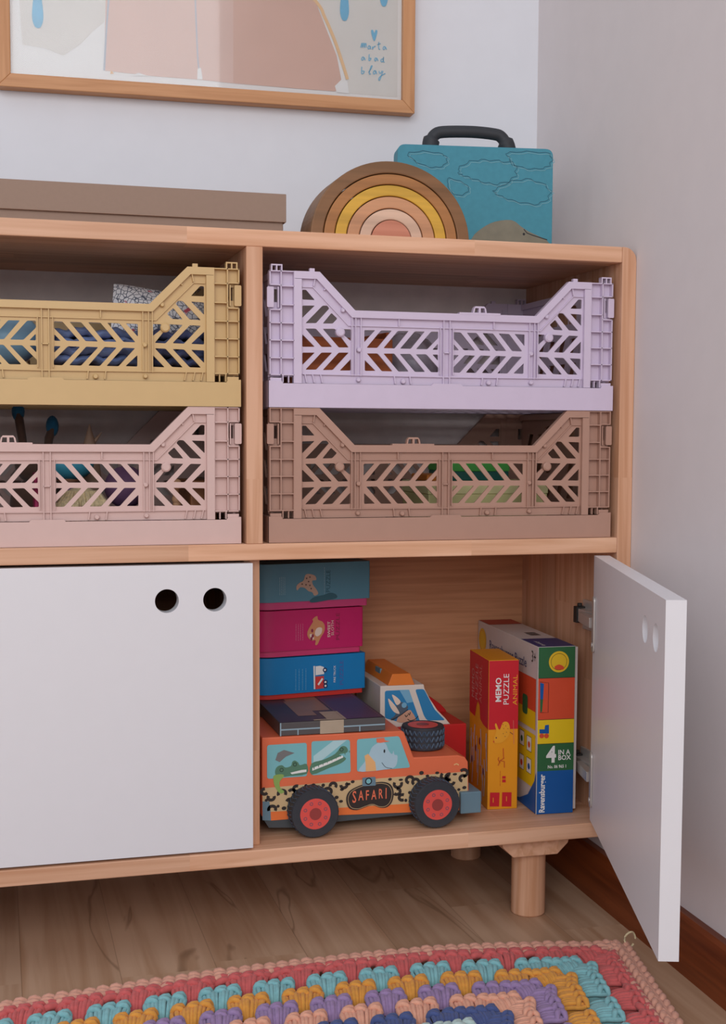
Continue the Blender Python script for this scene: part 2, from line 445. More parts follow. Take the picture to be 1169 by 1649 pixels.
PROF = [(0.0280, CH), (0.0565, CH), (0.0965, 0.1062), (CW-0.0965, 0.1062), (CW-0.0565, CH), (CW-0.0280, CH)]
def offset_prof(d):
    # the same outline moved down by d
    k = d*0.42
    return [(0.0280, CH-d), (0.0565-k, CH-d), (0.0965-k, 0.1062-d), (CW-0.0965+k, 0.1062-d), (CW-0.0565+k, CH-d), (CW-0.0280, CH-d)]
def wall_mesh():
    """long side wall of the folding crate, outer face towards -y, local y=0 outermost"""
    mb = MB(); F = frame('front', 0)
    zb = 0.0262
    inner = offset_prof(0.004)
    # lattice sheet
    sheet = [(0.030, zb), (CW-0.030, zb), (CW-0.030, inner[5][1])]+[inner[4], inner[3], inner[2], inner[1]]+[(0.030, inner[0][1])]
    sheet = [(0.030, zb), (CW-0.030, zb)] + list(reversed(inner))
    sheet[2] = (CW-0.030, inner[5][1]); sheet[-1] = (0.030, inner[0][1])
    holes = [[(x, z) for x, z in h] for h in HOLES]+[mirror(h) for h in HOLES]
    mb.plate(sheet, F, -0.0072, -0.0050, holes=holes)
    # rim with its profile
    lo = offset_prof(0.0078)
    mb.plate(PROF+list(reversed(lo)), F, -0.0075, 0.0)
    # thin lip under the channel
    a = offset_prof(0.0158); b = offset_prof(0.0168)
    a[0] = (0.0375, a[0][1]); b[0] = (0.0375, b[0][1]); a[5] = (CW-0.0375, a[5][1]); b[5] = (CW-0.0375, b[5][1])
    mb.plate(a+list(reversed(b)), F, -0.0060, -0.0028)
    def rib(x0, z0, x1, z1, wd=0.0011, w=(-0.006, -0.0012)):
        d = Vector((x1-x0, z1-z0)); n = Vector((-d.y, d.x)).normalized()*wd/2
        mb.plate([(x0+n.x, z0+n.y), (x0-n.x, z0-n.y), (x1-n.x, z1-n.y), (x1+n.x, z1+n.y)], F, *w)
    for s in (0, 1):
        X = (lambda x: x) if s == 0 else (lambda x: CW-x)
        mb.plate(rect(X(0.0283), zb, X(0.0366), CH-0.0082), F, -0.0085, 0.0)      # pillar
        for x in (0.0935, 0.0975, 0.1035): rib(X(x), zb+0.009, X(x), 0.0995)
        rib(X(0.1470), 0.0905, X(0.1470), 0.0990)
        rib(X(0.0515), CH-0.0075, X(0.0500), CH-0.0155); rib(X(0.0665), 0.1335, X(0.0620), 0.1270); rib(X(0.0860), 0.1130, X(0.0815), 0.1070)
        rib(X(0.1995), zb+0.0, X(0.1995), 0.0985); rib(X(0.1955), zb+0.012, X(0.1955), 0.0905, 0.0008)
        rib(X(0.1995), 0.0625, X(0.2031), 0.0625)
        rib(X(0.0380), 0.0363, X(0.2031), 0.0355, 0.0010, (-0.006, -0.0022))
        for x in (0.0405, 0.0490, 0.0580): rib(X(x), 0.0360, X(x+0.002), zb+0.001)
        for x in (0.1420, 0.1600): rib(X(x), 0.0360, X(x+0.0012), zb+0.001)
        for (x, z, r, w) in ((0.0800, 0.0822, 0.0050, 0.001), (0.0830, 0.1058, 0.0022, 0.0), (0.1015, 0.0636, 0.0026, 0.0), (0.1010, 0.0310, 0.0025, 0.0), (0.1525, 0.0300, 0.0028, 0.0)):
            p = [(r, 0), (r, 0.005+w), (r*0.7, 0.0062+w)]
            mb.cyl((X(x), 0.0062, z), r, 0.006, axis='Y', n=20, prof=p)
        # end column: two rows of open cells
        clip = rect(min(X(0.0030), X(0.0125)), 0.1130, max(X(0.0030), X(0.0125)), 0.1270)
        mb.plate(rect(min(X(0.0010), X(0.029)), 0.0330, max(X(0.0010), X(0.029)), CH-0.001), F, -0.0090, -0.0074, holes=[round_poly(clip, 0.001)])
        xs = (0.0017, 0.0139, 0.0285)
        for i, x in enumerate(xs):
            if i == 0:
                for z0, z1 in ((0.0345, 0.1045), (0.131, CH)): rib(X(x), z0, X(x), z1, 0.0013, (-0.0085, -0.0004))
            else: rib(X(x), 0.0345 if i == 1 else zb, X(x), CH, 0.0012, (-0.0085, -0.0004))
        for z in (CH-0.0007, 0.1300, 0.1100, 0.0905, 0.0720, 0.0530, 0.0350): rib(X(0.0139), z, X(0.0285), z, 0.0011, (-0.0085, -0.0004))
        for z in (CH-0.0007, 0.1310, 0.1045, 0.0905, 0.0720, 0.0530, 0.0350): rib(X(0.0012), z, X(0.0139), z, 0.0011, (-0.0085, -0.0004))
        # clip tongue
        mb.plate(round_poly(rect(min(X(-0.0012), X(0.0062)), 0.1070, max(X(-0.0012), X(0.0062)), 0.1290), 0.0015), F, -0.0075, -0.0018)
        rib(X(0.0139), 0.1300, X(0.0110), 0.1310); rib(X(0.0139), 0.1060, X(0.0110), 0.1045)
        rib(X(0.0110), 0.1070, X(0.0110), 0.1290, 0.0011)
        mb.plate(rect(min(X(0.0020), X(0.0145)), zb-0.001, max(X(0.0020), X(0.0145)), 0.0318), F, -0.0085, -0.0010)   # pin
        rib(X(0.0160), 0.0265, X(0.0160), 0.0345, 0.0011, (-0.0085, -0.0004)); rib(X(0.0225), 0.0265, X(0.0225), 0.034)
    return mb
def knob_meshes():
    out = []
    for s in (0, 1):
        X = (lambda x: x) if s == 0 else (lambda x: CW-x)
        mb = MB(); mb.box((min(X(0.0455), X(0.0510)), 0.001, CH-0.001), (max(X(0.0455), X(0.0510)), 0.006, CH+0.0035)); out.append(mb)
        mb = MB()
        for x in (0.0030, 0.0085, 0.0140): mb.box((min(X(x), X(x+0.0014)), 0.001, CH-0.001), (max(X(x), X(x+0.0014)), 0.009, CH+0.0062))
        mb.box((min(X(0.0030), X(0.0154)), 0.001, CH+0.0052), (max(X(0.0030), X(0.0154)), 0.009, CH+0.0066)); out.append(mb)
    return out
def clip_mesh():
    mb = MB(); F = frame('front', 0)
    o = [(0.156, 0.1058), (0.1575, 0.1125), (0.1595, 0.1150), (0.1700, 0.1150), (0.1720, 0.1125), (0.1735, 0.1058)]
    h = [(0.1583, 0.1080), (0.1592, 0.1130), (0.1636, 0.1130), (0.1636, 0.1080)]; h2 = [(0.1660, 0.1080), (0.1660, 0.1130), (0.1702, 0.1130), (0.1712, 0.1080)]
    mb.plate(o, F, -0.0072, -0.001, holes=[h, h2]); mb.plate(rect(0.140, 0.1055, 0.189, 0.1078), F, -0.0074, -0.0005)
    return mb
def tray_mesh():
    mb = MB(); F = frame('front', 0)
    z1 = 0.0258
    # outer band of the base; a raised tab in the middle of the long sides
    for y0, y1 in ((-0.0015, 0.0015), (CD-0.0015, CD+0.0015)):
        out = [(0.0, 0.0), (CW, 0.0), (CW, z1+0.0028), (CW-0.014, z1+0.0028), (CW-0.0155, z1), (0.5*CW+0.0185, z1), (0.5*CW+0.0165, z1+0.0022), (0.5*CW-0.0165, z1+0.0022), (0.5*CW-0.0185, z1), (0.0155, z1), (0.014, z1+0.0028), (0, z1+0.0028)]
        mb.plate(out, frame('front', y0), -(y1-y0), 0)
    for x0 in (0, CW-0.003): mb.box((x0, -0.001, 0), (x0+0.003, CD+0.001, z1+0.0028))
    # open floor grid
    n = 26
    for i in range(n+1):
        x = 0.004+(CW-0.008)*i/n; mb.box((x-0.0014, 0.001, 0.0018), (x+0.0014, CD-0.001, 0.0042))
    for j in range(13):
        y = 0.004+(CD-0.008)*j/12; mb.box((0.002, y-0.0018, 0.0012), (CW-0.002, y+0.0018, 0.0036))
    for j in range(4):
        y = 0.03+j*(CD-0.06)/3; mb.box((0.002, y-0.0012, 0.0002), (CW-0.002, y+0.0012, 0.0036))
    return mb
def end_mesh():
    """short side wall, in the yz plane, local x=0..0.006"""
    mb = MB(); F = lambda u, v, w: Vector((w, u, v))
    y0, y1 = 0.010, CD-0.010
    hs = []
    n = 7; pw = (y1-y0-0.02)/n
    for i in range(n):
        a = y0+0.010+i*pw
        if i in (2, 3, 4):
            for z in (0.040, 0.070): hs.append(round_poly([(a+0.003, z), (a+pw*0.6, z), (a+pw-0.002, z+0.020), (a+pw*0.4, z+0.020)], 0.001))
        else:
            for z in (0.040, 0.070, 0.100): hs.append(round_poly([(a+0.003, z), (a+pw*0.6, z), (a+pw-0.002, z+0.020), (a+pw*0.4, z+0.020)], 0.001))
    mid = (y0+y1)/2
    hs.append(round_poly(rect(mid-0.045, 0.108, mid+0.045, 0.130), 0.006))
    mb.plate(rect(y0, 0.0262, y1, CH-0.001), F, 0.0010, 0.0034, holes=hs)
    mb.box((0.0, y0, CH-0.008), (0.007, y1, CH-0.001))
    for i in range(n+1):
        y = y0+0.010+i*pw; mb.box((-0.0, y-0.0006, 0.030), (0.001, y+0.0006, CH-0.008))
    return mb
_w, _c, _t, _e, _k = wall_mesh(), clip_mesh(), tray_mesh(), end_mesh(), knob_meshes()
def plastic(name, rgb): return mat(name, rgb, 0.42, var=0.015, scale=60, spec=0.45)
m_pur = plastic('lilac_plastic', (210, 194, 214)); m_brn = plastic('mocha_plastic', (178, 138, 120))
m_mus = plastic('mustard_plastic', (206, 172, 118)); m_pnk = plastic('dusty_pink_plastic', (212, 180, 172))
def first_crate(label, m, loc, clip_x=None):
    r = thing('folding_crate', label, 'crate', loc, 0, 'folding plastic crates in the cabinet')
    a = _w.build('side_wall', m, r); 
    b = bpy.data.objects.new('side_wall', a.data); C.objects.link(b); b.parent = r; b.location = (CW, CD, 0); b.rotation_euler = (0, 0, pi)
    _t.build('base_tray', m, r)
    e = _e.build('end_wall', m, r); e.location = (0.0035, 0, 0)
    g = bpy.data.objects.new('end_wall', e.data); C.objects.link(g); g.parent = r; g.location = (CW-0.0035, CD, 0); g.rotation_euler = (0, 0, pi)
    k = _c.build('latch', m, r)
    return r
def copy_crate(src, label, m, loc, latch):
    r = src.copy(); C.objects.link(r); r['label'] = label; r.location = loc
    for ch in src.children:
        if ch.name.startswith('latch') and latch is None: continue
        c = ch.copy(); C.objects.link(c); c.parent = r
        c.material_slots[0].link = 'OBJECT'; c.material_slots[0].material = m
        if ch.name.startswith('latch') and latch == 'mirror': c.location = (CW, 0.0072, 0); c.rotation_euler = (0, 0, pi)
    return r
ZL = ZM+0.0004; ZU = 0.6019
YC = 0.0075
XR, XL = 0.0078, -0.4288
crate_brown = first_crate('mocha brown folding crate under the lilac crate', m_brn, (XR, YC, ZL))
def add_knobs(r, m):
    for k in _k:
        a = k.build('stacking_knob', m, r)
        b = a.copy(); C.objects.link(b); b.parent = r; b.location = (CW, CD, 0); b.rotation_euler = (0, 0, pi)
crate_purple = copy_crate(crate_brown, 'lilac folding crate on top of the mocha brown crate', m_pur, (XR, YC, ZU), 'mirror')
crate_pink = copy_crate(crate_brown, 'dusty pink folding crate with dolls under the mustard crate', m_pnk, (XL, YC, ZL), 'same')
crate_mustard = copy_crate(crate_brown, 'mustard yellow folding crate with blue cloth on top of the pink crate', m_mus, (XL, YC, ZU), None)

add_knobs(crate_purple, m_pur); add_knobs(crate_mustard, m_mus)

# ------------------------------------------------------------------ picture on the wall
def room_thing(name, label, cat, u, z, off=0.0):
    o = thing(name, label, cat, (CORNER.x+RE.x*u-RD.x*off, CORNER.y+RE.y*u-RD.y*off, z), WYAW); return o
w_frame = wood('frame_oak', (205, 150, 105), (184, 128, 84), 'X', 'Z', stave=(3, 3), svar=0, gscale=1.3)
w_framez = wood('frame_oak_upright', (205, 150, 105), (184, 128, 84), 'Z', 'X', stave=(3, 3), svar=0, gscale=1.3)
pic = thing('picture_frame', 'oak framed watercolour print hanging on the white wall', 'picture', (0, 0.3287, 0), WYAW)
FL, FR_, FB, FT = -0.2680, 0.2660, 0.9985, 1.7000
fw = 0.0165
F = frame('front', -0.0008)
for nm, pts, m in (('frame_rail', [(FL, FB), (FR_, FB), (FR_-fw, FB+fw), (FL+fw, FB+fw)], w_frame), ('frame_rail', [(FL, FT), (FR_, FT), (FR_-fw, FT-fw), (FL+fw, FT-fw)], w_frame),
                   ('frame_stile', [(FL, FB), (FL+fw, FB+fw), (FL+fw, FT-fw), (FL, FT)], w_framez), ('frame_stile', [(FR_, FB), (FR_-fw, FB+fw), (FR_-fw, FT-fw), (FR_, FT)], w_framez)):
    mb = MB(); mb.plate(pts, F, 0, 0.020); mb.build(nm, m, pic, bevel=0.0008)
m_paper = mat('print_paper', (226, 224, 222), 0.5, var=0.01); m_wash = mat('print_grey_wash', (214, 209, 203), 0.5, var=0.02, scale=25)
m_pinkp = mat('print_pink', (214, 182, 170), 0.5, var=0.03, scale=12); m_pink2 = mat('print_pink_deep', (208, 170, 154), 0.5, var=0.03, scale=18)
m_org = mat('print_orange', (226, 186, 140), 0.5, var=0.04); m_bluep = mat('print_blue', (110, 176, 208), 0.5, var=0.08, scale=120); m_bluegrey = mat('print_grey_line', (176, 180, 192), 0.5)
mb = MB(); A_ = frame('front', -0.012)
mb.box((FL+fw-0.002, -0.012, FB+fw-0.002), (FR_-fw+0.002, -0.004, FT-fw+0.002), 0)
def art(poly, z, mi): mb.plate(poly, A_, 0, z, mi=mi, flat=True)
top = 1.66
L1 = [(-0.1358,1.1147),(-0.1403,1.0251),(-0.1288,1.025),(-0.1011,1.0247)]
R1 = [(0.135,1.1371),(0.1554,1.0962),(0.169,1.0591),(0.1766,1.0382)]
bl = [(-0.2401,1.1061),(-0.2372,1.0526),(-0.2104,1.0501),(-0.188,1.0427),(-0.1674,1.0578),(-0.149,1.0773),(-0.1374,1.0873),(-0.1349,1.1148)]
art([(bl[0][0], top)]+bl+[(bl[-1][0], top)], 0.0003, 1)
rw = [(0.2462,1.0203),(0.1717,1.0211),(0.1766,1.0382),(0.1589,1.0917),(0.1364,1.1372)]
art([(rw[0][0]-0.002, top)]+[(rw[0][0]-0.002, rw[0][1])]+rw[1:]+[(rw[-1][0]-0.10, 1.25), (rw[-1][0]-0.25, 1.36), (rw[-1][0]-0.25, top)], 0.0003, 1)
pk = [(-0.1353,1.1147),(-0.138,1.028),(-0.0731,1.0252),(-0.0212,1.0251),(0.0314,1.0231),(0.1046,1.0224),(0.1592,1.0222),(0.1702,1.0268),(0.1615,1.0681),(0.1439,1.1095),(0.132,1.1368)]
pk = pk+[(pk[-1][0]-0.07, 1.21), (0.0, 1.27), (pk[0][0]+0.02, 1.21)]
art(pk, 0.0005, 2)
p2 = [(0.0254,1.128),(0.0252,1.0245),(0.1046,1.0224),(0.1592,1.0222),(0.1702,1.0268),(0.1615,1.0681),(0.1439,1.1095),(0.132,1.1368)]
art(p2+[(p2[-1][0]-0.045, 1.18), (p2[0][0], 1.2)], 0.0007, 3)
mb.stroke(smooth_curve([([(0.132,1.1368)][0][0]-0.07, 1.21)]+[(0.132,1.1368),(0.1449,1.1166),(0.1589,1.0869),(0.17,1.0568),(0.1761,1.0386)]), A_, 0.0042, 0.0009, 4)
mb.stroke(smooth_curve([(-0.0232,1.124),(-0.0219,1.0872),(-0.0202,1.0502),(-0.0174,1.0263)]), A_, 0.0016, 0.0009, 6)
mb.stroke(smooth_curve([(-0.1317,1.115),(-0.1348,1.0784),(-0.138,1.028)]), A_, 0.0022, 0.0009, 6)
art([(-0.0207,1.0381),(-0.0164,1.0403),(-0.0141,1.0256),(-0.0212,1.0251)], 0.0010, 0)
art([(0.1591,1.0289),(0.1681,1.0381),(0.1761,1.0348),(0.1782,1.0206),(0.1617,1.0209)], 0.0010, 0)
for x in (300, 345, 390, 560, 800):
    y0 = 196+ (x-300)*0.083
    art([(-0.2631,1.1042)] and [(a+0, b) for a, b in [(0, 0), (0, 0), (0, 0)]] and round_poly([(-0.1422+0.000*x, 0), (0, 0), (0, 0)], 0) and [(-0.1292,1.0291),(-0.126,1.0248),(-0.1307,1.0244)] if x == 300 else [(-0.0955,1.0283),(-0.0834,1.025),(-0.1048,1.0235)], 0.0010, 4 if x == 300 else 0) if x in (300, 345) else None
def drop(cx, cz, w_, h_):
    mb.plate(smooth_curve([(cx, cz+h_*1.5), (cx-w_*0.75, cz+h_*0.4), (cx-w_, cz-h_*0.5), (cx-w_*0.6, cz-h_*0.95), (cx, cz-h_*1.05), (cx+w_*0.6, cz-h_*0.95), (cx+w_, cz-h_*0.5), (cx+w_*0.75, cz+h_*0.4)], 4, True), A_, 0, 0.0011, mi=5, flat=True)
d1 = [(-0.2183,1.0989),(0.1717,1.1363),(0.2249,1.1588)]
drop(d1[0][0], d1[0][1], 0.0068, 0.024); drop(d1[1][0], d1[1][1], 0.0060, 0.022); drop(d1[2][0], d1[2][1], 0.0055, 0.022)
hz = [(0.2121,1.0978)][0]
mb.plate(smooth_curve([(hz[0], hz[1]-0.0078), (hz[0]-0.0038, hz[1]+0.001), (hz[0]-0.0042, hz[1]+0.0062), (hz[0]-0.0018, hz[1]+0.0066), (hz[0], hz[1]+0.0030), (hz[0]+0.0018, hz[1]+0.0070), (hz[0]+0.0042, hz[1]+0.0062), (hz[0]+0.0034, hz[1]+0.001)], 3, True), A_, 0, 0.0011, mi=5, flat=True)
for st in ([(0.1937,1.0807),(0.1947,1.0844),(0.1957,1.0867),(0.196,1.0809),(0.1973,1.0856),(0.1983,1.0866),(0.1986,1.081),(0.1998,1.0858),(0.2009,1.0861),(0.2012,1.0812)],
           [(0.2064,1.0835),(0.2048,1.0837),(0.2035,1.0814),(0.2044,1.0796),(0.2061,1.081),(0.2066,1.0834),(0.2074,1.0795)],
           [(0.2096,1.0831),(0.21,1.0794),(0.2105,1.0819),(0.2129,1.0838),(0.2139,1.0834)],
           [(0.2183,1.0899),(0.2181,1.085),(0.2186,1.0807),(0.2202,1.0802)], [(0.2162,1.0861),(0.2207,1.0879)],
           [(0.2269,1.0841),(0.2254,1.0843),(0.2241,1.082),(0.2249,1.0803),(0.2267,1.0817),(0.2272,1.0839),(0.2291,1.0806)],
           [(0.198,1.0685),(0.1963,1.0686),(0.195,1.0663),(0.1958,1.0646),(0.1976,1.066),(0.1984,1.0683),(0.2,1.0649)],
           [(0.2054,1.0729),(0.2051,1.0692),(0.2049,1.0648),(0.2067,1.0657),(0.2077,1.0679),(0.2057,1.0678)],
           [(0.2156,1.0685),(0.214,1.0689),(0.2127,1.0666),(0.2135,1.0649),(0.215,1.0663),(0.2158,1.0685),(0.2174,1.0652)],
           [(0.2242,1.0681),(0.2221,1.0678),(0.2213,1.0655),(0.2226,1.0643),(0.2244,1.0662),(0.2249,1.0709),(0.2247,1.0657),(0.2263,1.0639)],
           [(0.1955,1.0562),(0.1951,1.0519),(0.1951,1.0473),(0.1974,1.048),(0.1987,1.0506),(0.1954,1.0507)],
           [(0.2045,1.0495),(0.2078,1.0546),(0.2094,1.0582),(0.2081,1.0577),(0.206,1.0514),(0.2058,1.0474),(0.2076,1.0482)],
           [(0.2141,1.0524),(0.2123,1.0522),(0.211,1.0497),(0.212,1.0478),(0.2138,1.0496),(0.2143,1.0521),(0.2157,1.048)],
           [(0.219,1.0524),(0.2196,1.0495),(0.2217,1.0504),(0.2227,1.053)], [(0.2243,1.0528),(0.2227,1.0483),(0.2209,1.0432),(0.2194,1.0404),(0.2183,1.0418),(0.2209,1.0457),(0.2274,1.0498)]):
    mb.stroke(smooth_curve(st, 4), A_, 0.0011, 0.0012, 5)
mb.build('art_print', [m_paper, m_wash, m_pinkp, m_pink2, m_org, m_bluep, m_bluegrey], pic)

mg = bpy.data.materials.new('picture_glass'); mg.use_nodes = True; nt = mg.node_tree; nt.nodes.clear()
o_ = nt.nodes.new('ShaderNodeOutputMaterial'); mx_ = nt.nodes.new('ShaderNodeMixShader'); tr_ = nt.nodes.new('ShaderNodeBsdfTransparent'); gl_ = nt.nodes.new('ShaderNodeBsdfGlossy'); fr_ = nt.nodes.new('ShaderNodeFresnel')
fr_.inputs['IOR'].default_value = 1.40; gl_.inputs['Roughness'].default_value = 0.03
nt.links.new(fr_.outputs[0], mx_.inputs[0]); nt.links.new(tr_.outputs[0], mx_.inputs[1]); nt.links.new(gl_.outputs[0], mx_.inputs[2]); nt.links.new(mx_.outputs[0], o_.inputs[0])
mb = MB(); mb.box((FL+fw-0.001, -0.0158, FB+fw-0.001), (FR_-fw+0.001, -0.0142, FT-fw+0.001)); mb.build('glass_pane', mg, pic)

# ------------------------------------------------------------------ things on top of the cabinet
m_box = mat('brown_cardboard', (150, 126, 110), 0.7, var=0.02, bump=0.1, scale=200)
b = thing('lidded_box', 'long flat brown box with a lid on top of the cabinet', 'box', (-0.28, 0.15, ZTOP))
mb = MB(); mb.box((-0.314, -0.096, 0.0003), (0.314, 0.096, 0.030)); mb.build('box_base', m_box, b, bevel=0.0015)
mb = MB()
mb.box((-0.3165, -0.100, 0.0170), (0.3165, -0.0985, 0.0478)); mb.box((-0.3165, 0.0985, 0.0170), (0.3165, 0.100, 0.0478))
mb.box((-0.3165, -0.0985, 0.0170), (-0.315, 0.0985, 0.0478)); mb.box((0.315, -0.0985, 0.0170), (0.3165, 0.0985, 0.0478)); mb.box((-0.315, -0.0985, 0.0462), (0.315, 0.0985, 0.0478))
mb.build('lid', m_box, b, bevel=0.0006)

RB = (0.1525, 0.060, ZTOP)
arcs = [(0.0925, 0.0785, (140, 100, 66), 'dark walnut brown outermost arch of the wooden rainbow', 'arch_walnut', 0.057),
        (0.0775, 0.0655, (178, 122, 72), 'warm brown second arch of the wooden rainbow', 'arch_brown', 0.056),
        (0.0645, 0.0520, (220, 172, 66), 'yellow arch of the wooden rainbow', 'arch_yellow', 0.055),
        (0.0510, 0.0375, (208, 152, 112), 'tan arch inside the yellow rainbow arch', 'arch_tan', 0.055),
        (0.0365, 0.0240, (224, 188, 162), 'pale wood arch near the middle of the wooden rainbow', 'arch_pale', 0.055)]
for ro, ri, c, lab, mn, dp in arcs:
    o = thing('rainbow_arch', lab, 'toy', (RB[0], RB[1], RB[2]), 0, 'wooden rainbow arches nested on the cabinet')
    mb = MB(); n = 48; H_ = 1.0
    hz_ = 1.0-0.0
    out = [(ro*math.cos(pi*i/n), 0.0005+ro*0.935*math.sin(pi*i/n)) for i in range(n+1)]
    inn = [(ri*math.cos(pi*i/n), 0.0005+ri*0.935*math.sin(pi*i/n)) for i in range(n+1)]
    mb.plate(out+list(reversed(inn)), frame('front', -0.0275), -dp, 0)
    m = wood(mn, c, tuple(int(x*0.86) for x in c), 'X', 'Z', stave=(3, 3), svar=0, gscale=0.8, rough=0.5)
    a = mb.build('rainbow_arch_body', m, None, bevel=0.0012)
    # a single-piece toy: the mesh itself is the thing
    bpy.data.objects.remove(o); a.name = 'rainbow_arch'; a.location = RB; tag(a, lab, 'toy', 'wooden rainbow arches nested on the cabinet')
mb = MB(); n = 32; ro = 0.0230
mb.plate([(ro*math.cos(pi*i/n), 0.0005+ro*0.95*math.sin(pi*i/n)) for i in range(n+1)], frame('front', -0.0275), -0.055, 0)
a = mb.build('rainbow_core', wood('arch_coral', (204, 136, 110), (188, 120, 94), 'X', 'Z', stave=(3, 3), svar=0), bevel=0.0012); a.location = RB
tag(a, 'coral half round block at the centre of the wooden rainbow', 'toy', 'wooden rainbow arches nested on the cabinet')

cs = thing('magnet_case', 'teal case with black handle and cloud drawings behind the rainbow', 'case', (0.297, 0.165, ZTOP), math.radians(-8))
m_teal = mat('case_teal', (66, 140, 158), 0.6, var=0.05, scale=150)
m_hand = mat('handle_black_rubber', (52, 54, 58), 0.6)
m_lw = mat('case_light_line', (112, 164, 176), 0.6); m_ld = mat('case_dark_line', (42, 96, 114), 0.6); m_mole = mat('case_grey_animal', (128, 122, 104), 0.6, var=0.08, scale=80); m_blk = mat('ink_black', (30, 30, 34), 0.5)
q = [(-0.0962,0.1255),(0.0983,0.1273),(0.1009,0.024)]
x0, x1, zt_ = q[0][0], q[1][0], ([(-0.0015,0.1368)][0][1])
mb = MB(); mb.plate(round_poly(rect(x0, 0.0003, x1, zt_), 0.010, 6), frame('front', 0), -0.015, 0.015); mb.build('case_body', m_teal, cs, bevel=0.0015, smooth=True)
mb = MB(); Fc = frame('front', -0.015)
for cl in ([(-0.02,0.1099),(-0.006,0.1185),(0.0128,0.1209),(0.0341,0.1198),(0.0484,0.1166),(0.0519,0.1053),(0.0415,0.0958),(0.0226,0.0921),(0.0037,0.0961),(-0.0105,0.1002),(-0.019,0.1031)],
           [(0.0411,0.13),(0.0648,0.1326),(0.0935,0.1308),(0.0955,0.1203),(0.0889,0.1142),(0.0699,0.1118),(0.0508,0.1157),(0.0436,0.1232)],
           [(0.0274,0.0863),(0.0463,0.096),(0.0701,0.099),(0.0917,0.0905),(0.0943,0.0791),(0.08,0.0695),(0.0561,0.0711),(0.0371,0.0761),(0.0251,0.0817)],
           [(-0.0832,0.1251),(-0.0647,0.1288),(-0.0413,0.1264),(-0.0351,0.1207),(-0.0388,0.1129),(-0.0528,0.1098),(-0.0715,0.1151)],
           [(-0.034,0.0968),(-0.0189,0.0945),(-0.008,0.0876),(-0.0103,0.0807),(-0.022,0.0772),(-0.0315,0.0846)]):
    P = smooth_curve(cl, 4, True); cxm = sum(p[0] for p in P)/len(P); czm = sum(p[1] for p in P)/len(P)
    wob = [(cxm+(p[0]-cxm)*(1+0.07*math.sin(i*1.9)), czm+(p[1]-czm)*(1+0.09*math.sin(i*1.9))) for i, p in enumerate(P)]
    mb.stroke(wob, Fc, 0.0008, 0.0003, 1, True)
    mb.stroke([(x+0.0022, z-0.0020) for x, z in wob], Fc, 0.0008, 0.0003, 0, True)
mb.plate(smooth_curve([(-0.0026,0.0262),(0.0091,0.0379),(0.0256,0.0465),(0.0469,0.0489),(0.0589,0.0414),(0.0686,0.0357),(0.083,0.0296),(0.0922,0.0247),(0.0924,0.0114),(-0.0024,0.0092)], 3, True), Fc, 0, 0.0004, mi=2, flat=True)
mb.stroke([(0.0623,0.0383),(0.0662,0.0338),(0.0734,0.0312),(0.0922,0.0261)], Fc, 0.0011, 0.0006, 3)
mb.plate(circle(*[(0.0624,0.0323)][0], 0.0016, 12), Fc, 0, 0.0007, mi=3, flat=True)
mb.build('case_drawing', [m_lw, m_ld, m_mole, m_blk], cs)
hp = [(-0.053,0.1337),(-0.0522,0.1441),(-0.0476,0.1524),(-0.0369,0.1563),(-0.0017,0.1576),(0.0266,0.1558),(0.0361,0.1525),(0.0423,0.1437),(0.0448,0.1356)]
mb = MB(); pth = [Vector((x, 0, z-0.004 if i in (0, 8) else z)) for i, (x, z) in enumerate(smooth_curve(hp, 4))]
mb.tube([Vector((x, 0, z)) for x, z in smooth_curve(hp, 4)], [0.0105 if (i < 6 or i > len(smooth_curve(hp, 4))-7) else 0.0074 for i in range(len(smooth_curve(hp, 4)))], n=12, flat=1.0)
mb.build('handle', m_hand, cs, smooth=True, angle=60)

# ------------------------------------------------------------------ printed puzzle boxes in the open compartment
INK = {}
def ink(name, rgb, rough=0.45): return mat('ink_'+name, rgb, rough, var=0.02)
white = ink('white', (232, 230, 226)); blk = ink('black', (34, 32, 34))
def carton(m_list, W_, D_, H_, parent, name, bev=0.0008, z0=0.0):
    mb = MB(); mb.box((-W_/2, -D_/2, z0), (W_/2, D_/2, z0+H_)); return mb.build(name, m_list, parent, bevel=bev)

# safari van
van = thing('toy_van', 'orange cardboard safari van with animal passengers and black wheels', 'toy car', (0.135, 0.100, ZB))
m_vo = ink('van_orange', (226, 112, 74)); m_vo2 = ink('van_lower_orange', (232, 118, 58)); m_vs = ink('van_skirt', (70, 76, 80)); m_leo = ink('van_sand', (206, 176, 132)); m_win = ink('van_glass_blue', (124, 186, 192)); m_wl = ink('glass_light', (176, 210, 214))
m_cg = ink('croc_green', (86, 128, 104)); m_cg2 = ink('croc_light_green', (140, 170, 90)); m_rh = ink('rhino_grey_blue', (172, 200, 212)); m_hat = ink('hat_grey', (120, 118, 118)); m_shirt = ink('shirt_peach', (232, 178, 120)); m_bmp = ink('bumper_blue_grey', (104, 132, 146)); m_spot = ink('spot_dark', (52, 44, 42)); m_let = ink('letter_coral', (232, 116, 84))
V = lambda L: L
side = [(-0.1308,0.018),(-0.1307,0.1075),(-0.1289,0.1134),(0.0369,0.1122),(0.041,0.1105),(0.0532,0.0797),(0.1086,0.079),(0.1165,0.0762),(0.1205,0.0703),(0.1219,0.0348),(0.1222,0.0064),(-0.0346,0.0075),(-0.0994,0.0092),(-0.1222,0.0132)]
side = [(max(x, -0.127), z) for x, z in side]
up = [p for p in side if p[1] > 0.0225]; zc_ = 0.0225
low = [(min(p[0] for p in side), zc_), (max(p[0] for p in side), zc_)]
mb = MB(); mb.plate([low[0]]+[(low[0][0], up[0][1])]*0+[p for p in side[1:-4] if p[1] > zc_]+[low[1]], frame('front', -0.0535), -0.110, 0); mb.build('van_body', m_vo, van, bevel=0.0012)
